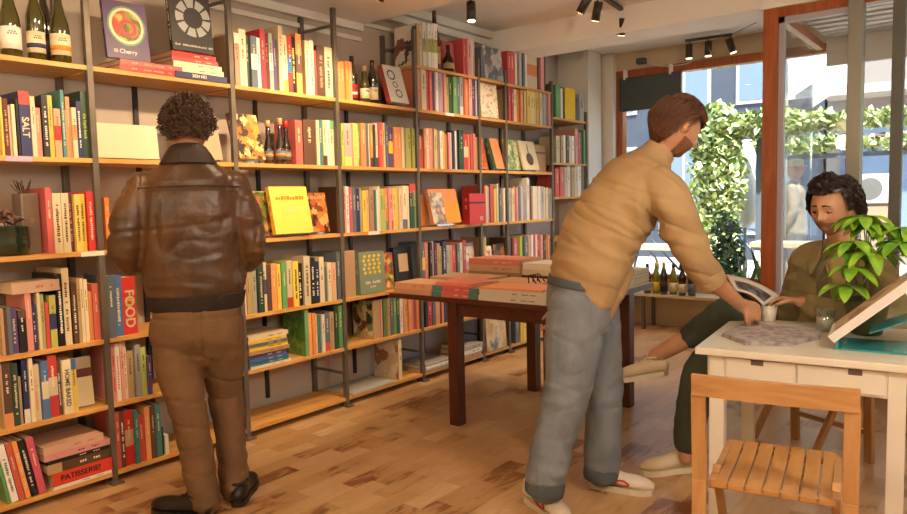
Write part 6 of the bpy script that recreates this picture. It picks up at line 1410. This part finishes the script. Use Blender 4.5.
foliage('ivy', [((9.0, iy[1], .5), (.2, .28, .9), 1), ((9.0, iy[1], 1.5), (.22, .36, .7), 1.2), ((9.0, iy[1]+.02, 2.05), (.22, .34, .42), 1), ((9.0, iy[1]-.6, 2.15), (.2, .75, .17), .9), ((9.0, iy[1]-1.9, 2.12), (.15, 1.0, .12), .7)], 5200, 'pale green climbing plant forming a column and arch outside the window', .055, 2, stem=[(9.0, iy[1], 0), (9.02, iy[1]+.02, 1), (9.0, iy[1], 2.1), (9.0, iy[1]-1.2, 2.15)])
ey = (8.3, 2.524, 0.76)
foliage('shrub', [((8.3, ey[1], .55), (.17, .2, .62), 1)], 900, 'small dark conifer standing in front of the ivy column', .04, 3, mats=[mat('conifer_a', '5a7444', .6), mat('conifer_b', '3a5230', .6), mat('conifer_c', '2a3c26', .6)], cat='shrub', stem=[(8.3, ey[1], 0), (8.3, ey[1], .5)])
foliage('tree', [((10.5, -.6, 1.6), (.6, .7, 1.3), 1), ((10.6, -.9, 3.2), (.8, .9, .9), 1)], 2600, 'loose green tree outside beyond the steel post', .08, 4, cat='tree', stem=[(10.5, -.7, 0), (10.55, -.75, 1.6), (10.6, -.8, 3)])
foliage('tree', [((12.0, 8.3, 1.8), (.8, .8, 1.2), 1)], 1300, 'green tree outside below the hanging screen', .09, 6, cat='tree', stem=[(12.0, 8.3, 0), (12.0, 8.3, 1.8)])
# frame post of terrace, folded white parasol, counter
b = nbm(); py_ = (9.2, 2.402, 1.617)[1]; box(b, (9.17, py_-.05, 0), (9.27, py_+.05, 2.2)); box(b, (9.17, py_-2.2, 2.1), (9.27, py_+1.0, 2.2)); tag(obj('pergola_frame', b, mat('slate_blue_paint', '55606a', .6)), 'slate blue terrace frame under the arching plant', 'frame')
r = empty('parasol', (9.6, (9.6, 2.698, 1.253)[1], 0), (0, 0, 0), 'folded white parasol standing on the terrace', 'parasol')
b = nbm(); lathe(b, [(.05, .9), (.15, 1.0), (.17, 1.3), (.11, 1.6), (.12, 1.68), (.14, 1.8), (.08, 1.95), (.02, 2.02)], 14); obj('canopy', b, mat('parasol_white', 'e4e0d8', .7), r)
b = nbm(); cyl(b, (0, 0, .03), (0, 0, 1.1), .025, n=10); cyl(b, (0, 0, 0), (0, 0, .05), .22, n=20); obj('pole', b, metalgrey, r)
for i, (y0, y1, z, xx, lab) in enumerate(((1.5, 2.35, .78, 8.75, 'white terrace bench seat outside, right of the small conifer'), (2.9, 4.1, .72, 8.7, 'white terrace bench seat outside, left of the ivy column'))):
    rt = empty('terrace_bench', (xx, (y0+y1)/2, 0), (0, 0, 0), lab, 'bench'); h_ = (y1-y0)/2
    b = nbm(); box(b, (-.2, -h_, z-.06), (.2, h_, z), bev=.01); obj('seat', b, mat('bench_wood', 'c8b08a', .6), rt)
    for s in (-1, 1):
        b = nbm(); box(b, (-.18, s*(h_-.08)-.03, -.01), (.18, s*(h_-.08)+.03, z-.06)); obj('leg', b, mat('bench_leg', 'd8d0c0', .6), rt)
# bicycles
def bicycle(loc, rz, label, c):
    r = empty('bicycle', loc, (0, 0, rz), label, 'bicycle')
    for x in (-.52, .52):
        b = nbm(); tube(b, [(x+.33*math.cos(t), 0, .34+.33*math.sin(t)) for t in [2*PI*i/18 for i in range(19)]], .018, 6, sub=2); w_ = obj('wheel', b, mat('tyre', '2a2a2a', .7), r)
        b = nbm()
        for k in range(10): a = 2*PI*k/10; cyl(b, (x, 0, .34), (x+.32*math.cos(a), 0, .34+.32*math.sin(a)), .0025, n=4)
        obj('spokes', b, metalgrey, w_)
    b = nbm()
    for a, e in (((-.52, 0, .34), (-.18, 0, .82)), ((-.52, 0, .34), (-.1, 0, .32)), ((-.1, 0, .32), (-.2, 0, .9)), ((-.1, 0, .32), (.38, 0, .85)), ((-.18, 0, .82), (.36, 0, .88)), ((.52, 0, .34), (.36, 0, .98))): cyl(b, a, e, .017, n=8)
    obj('frame', b, mat('bike_'+c, c, .4), r)
    b = nbm(); tube(b, [(.25, -.27, 1.0), (.36, -.2, 1.04), (.36, 0, 1.0), (.36, .2, 1.04), (.25, .27, 1.0)], .012, 6); obj('handlebar', b, black, r)
    b = nbm(); loft(b, [((-.33, 0, .93), .07, .03), ((-.2, 0, .94), .06, .03), ((-.08, 0, .93), .02, .02)], (0, 1, 0), 10, 3); obj('saddle', b, black, r)
bicycle((9.6, (9.6, 3.659, 0.721)[1], -.01), 1.75, 'dark bicycle parked outside behind the terrace bench', '30343a')
bicycle((10.3, (10.3, 2.796, 0.694)[1]-.1, -.01), 1.3, 'blue bicycle parked outside by the folded parasol', '4a5a70')
# banners
def banner(loc, w, h, lab, seed):
    r = empty('banner', loc, (0, 0, .2), lab, 'banner'); b = nbm(); cyl(b, (0, 0, 0), (0, 0, h+.1), .012, n=8); cyl(b, (0, -.0, -2.2), (0, 0, 0), .015, n=8); obj('pole', b, metalgrey, r)
    b = nbm(); n_ = 10; rows = []
    for k in range(n_+1):
        t = k/n_; y = -w*t; hh = h*(1-t*.75); rows.append([b.verts.new((.04*math.sin(t*7+seed)+dx, y, h-h*.1*t-q)) for q in (0, hh) for dx in (-.006, .006)])
    for k in range(n_):
        a, c = rows[k], rows[k+1]
        for q in ((0, 2), (3, 1), (1, 0), (2, 3)): b.faces.new((a[q[0]], a[q[1]], c[q[1]], c[q[0]]))
    bmesh.ops.recalc_face_normals(b, faces=b.faces); obj('flag_cloth', b, mat('flag_white', 'f6f6f4', .7), r)
p = (9.0, 2.074, 2.461); banner((9.0, p[1], p[2]-.05), .62, .55, 'white triangular banner flying outside the street door, first from the orange post', 1)
p = (9.8, 1.971, 2.517); banner((9.8, p[1], p[2]-.15), .55, .6, 'white triangular banner behind the first one outside the door', 3)
# planter hedge and sign outside the door
foliage('hedge', [((10.2, 2.2, 1.95), (.2, .9, .12), 1), ((10.2, .9, 1.93), (.2, .7, .12), .8)], 1300, 'pale green hanging hedge outside above the shop front, seen through the door', .055, 12, cat='hedge', stem=[(10.2, 3, 2.0), (10.2, .2, 2.0)])
b = nbm(); box(b, (10.15, .3, 1.76), (10.25, 3.0, 1.82)); box(b, (10.17, .32, -.01), (10.23, .38, 1.75)); box(b, (10.17, 2.92, -.01), (10.23, 2.98, 1.75)); tag(obj('planter_rail', b, mat('slate_blue_paint', '55606a', .6)), 'slate blue rail carrying the hanging hedge outside', 'rail')
b = nbm(); box(b, (0, 0, 0), (.3, .45, .32), bev=.01); o = obj('wall_unit', b, mat('unit_white', 'e0ddd4', .5), loc=(9.0, (9.0, 1.195, 1.345)[1]-.2, 1.2)); tag(o, 'white boxed air unit outside behind the dark haired reader', 'air unit')
b = nbm(); cyl(b, (-.004, .22, .16), (-.001, .22, .16), .12, n=20); obj('fan_grille', b, mat('unit_grey', '6a6a68', .5), o)
b = nbm(); box(b, (9.02, (9.0, 1.195, 1.345)[1]-.15, -.01), (9.28, (9.0, 1.195, 1.345)[1]+.2, 1.2)); tag(obj('cabinet', b, mat('tan_cabinet', 'a08a72', .7)), 'tan cabinet outside carrying the white air unit', 'cabinet')
# passer-by
PP = V((9.3, 2.034, 1.067)); PP.z = 0
P4 = Person('person', tuple(PP), 'person in pale clothes and a light hat walking past outside the street door')
H4 = Matrix.Translation(PP+UP*1.60) @ frame((-.2, 1, -.1), UP).to_4x4()
b = nbm(); head_mesh(b, H4)
loft(b, [(PP+UP*.88, .15, .11), (PP+UP*1.1, .14, .10), (PP+UP*1.33, .18, .10), (PP+UP*1.44, .09, .07), (PP+UP*1.52, .05, .05)], (1, .2, 0), 14, 4)
for s in (-1, 1):
    a_ = PP+V((s*.09, 0, .88)); loft(b, [(a_, .08, .08), (a_+V((0, s*.08, -.4)), .055, .055), (a_+V((0, s*.16-.05, -.78)), .04, .04)], (1, 0, 0), 10, 4)
    s_ = PP+V((s*.19, 0, 1.38)); w_ = s_+V((s*.02, .15, -.5)); loft(b, [(s_, .045, .045), (s_+V((s*.04, -.03, -.26)), .038, .038), (w_, .025, .025)], (1, 0, 0), 10, 4); hand(b, w_, (0, .3, -1), (0, 1, 0), .35, .9, ts=s)
P4.fuse('body', b, skinm, .009, 3)
b = nbm(); loft(b, [(PP+UP*.86, .18, .14), (PP+UP*1.1, .165, .125), (PP+UP*1.33, .20, .12), (PP+UP*1.43, .12, .09), (PP+UP*1.46, .07, .065)], (1, .2, 0), 18, 4)
for s in (-1, 1): s_ = PP+V((s*.18, 0, 1.38)); loft(b, [(s_, .065, .065), (s_+V((s*.04, -.03, -.26)), .056, .056), (s_+V((s*.03, .08, -.42)), .045, .045)], (1, 0, 0), 12, 4)
P4.fuse('pale_jacket', b, mat('pale_jacket', '8a7c66', .8), .01, 4, lambda co, n: .006*ridged(co, I3, (8, 8, 12), 3))
b = nbm(); loft(b, [(PP+UP*.92, .15, .12), (PP+UP*.80, .17, .13)], (1, .2, 0), 16, 4)
for s in (-1, 1): a_ = PP+V((s*.09, 0, .86)); loft(b, [(a_, .095, .095), (a_+V((0, s*.08, -.4)), .075, .075), (a_+V((0, s*.16-.05, -.76)), .065, .065)], (1, 0, 0), 14, 4)
P4.fuse('trousers', b, mat('grey_trousers', '5e584e', .8), .01, 4)
for s in (-1, 1): shoe(P4, PP+V((s*.09, s*.16-.12, 0)), (0, 1, 0), UP, .27, wh, sol)
b = nbm(); lathe(b, [(.13, 0), (.13, .006), (.09, .012), (.085, .07), (.06, .09), (.01, .095)], 20, c=tuple(PP+UP*1.645)); P4.add('hat', b, mat('straw_hat', 'd8c090', .8))

# ------------------------------------------------------------------ daylight
w = bpy.data.worlds.new('world'); SC.world = w; w.use_nodes = True
N = w.node_tree.nodes; L = w.node_tree.links
bg = N['Background']; sk = N.new('ShaderNodeTexSky'); sk.sky_type = 'HOSEK_WILKIE'; sk.sun_direction = (-.35, -.35, .87); sk.turbidity = 4
L.new(sk.outputs[0], bg.inputs[0]); bg.inputs[1].default_value = 17
s = bpy.data.lights.new('sun', 'SUN'); s.energy = 17; s.angle = .01; s.color = (1, .95, .86)
o = bpy.data.objects.new('sun', s); C.objects.link(o); o.rotation_euler = V((.42, .30, -.85)).to_track_quat('-Z', 'Y').to_euler(); o.location = (0, 0, 8)
# unseen flat slab above the shop, added to keep the sun out
b = nbm(); box(b, (XB-.3, YR-.3, 3.0), (7.22, YW+.3, 3.2)); tag(obj('sun_block_roof', b, mat('roof_slab', '7a6458', .8)), kind='structure')
b = nbm(); box(b, (XD+.1, YR-.15, -.0), (7.2, YR-.05, 3)); tag(obj('wall_neighbour', b, lb_), kind='structure')

SC.view_settings.view_transform = 'Standard'; SC.view_settings.look = 'None'; SC.view_settings.gamma = 1; SC.view_settings.exposure = 0.25
try: SC.view_settings.use_curve_mapping = False
except Exception: pass
SC.cycles.use_denoising = True
SC.cycles.max_bounces = 8; SC.cycles.transparent_max_bounces = 12; SC.cycles.caustics_reflective = False; SC.cycles.caustics_refractive = False; SC.cycles.sample_clamp_indirect = 4
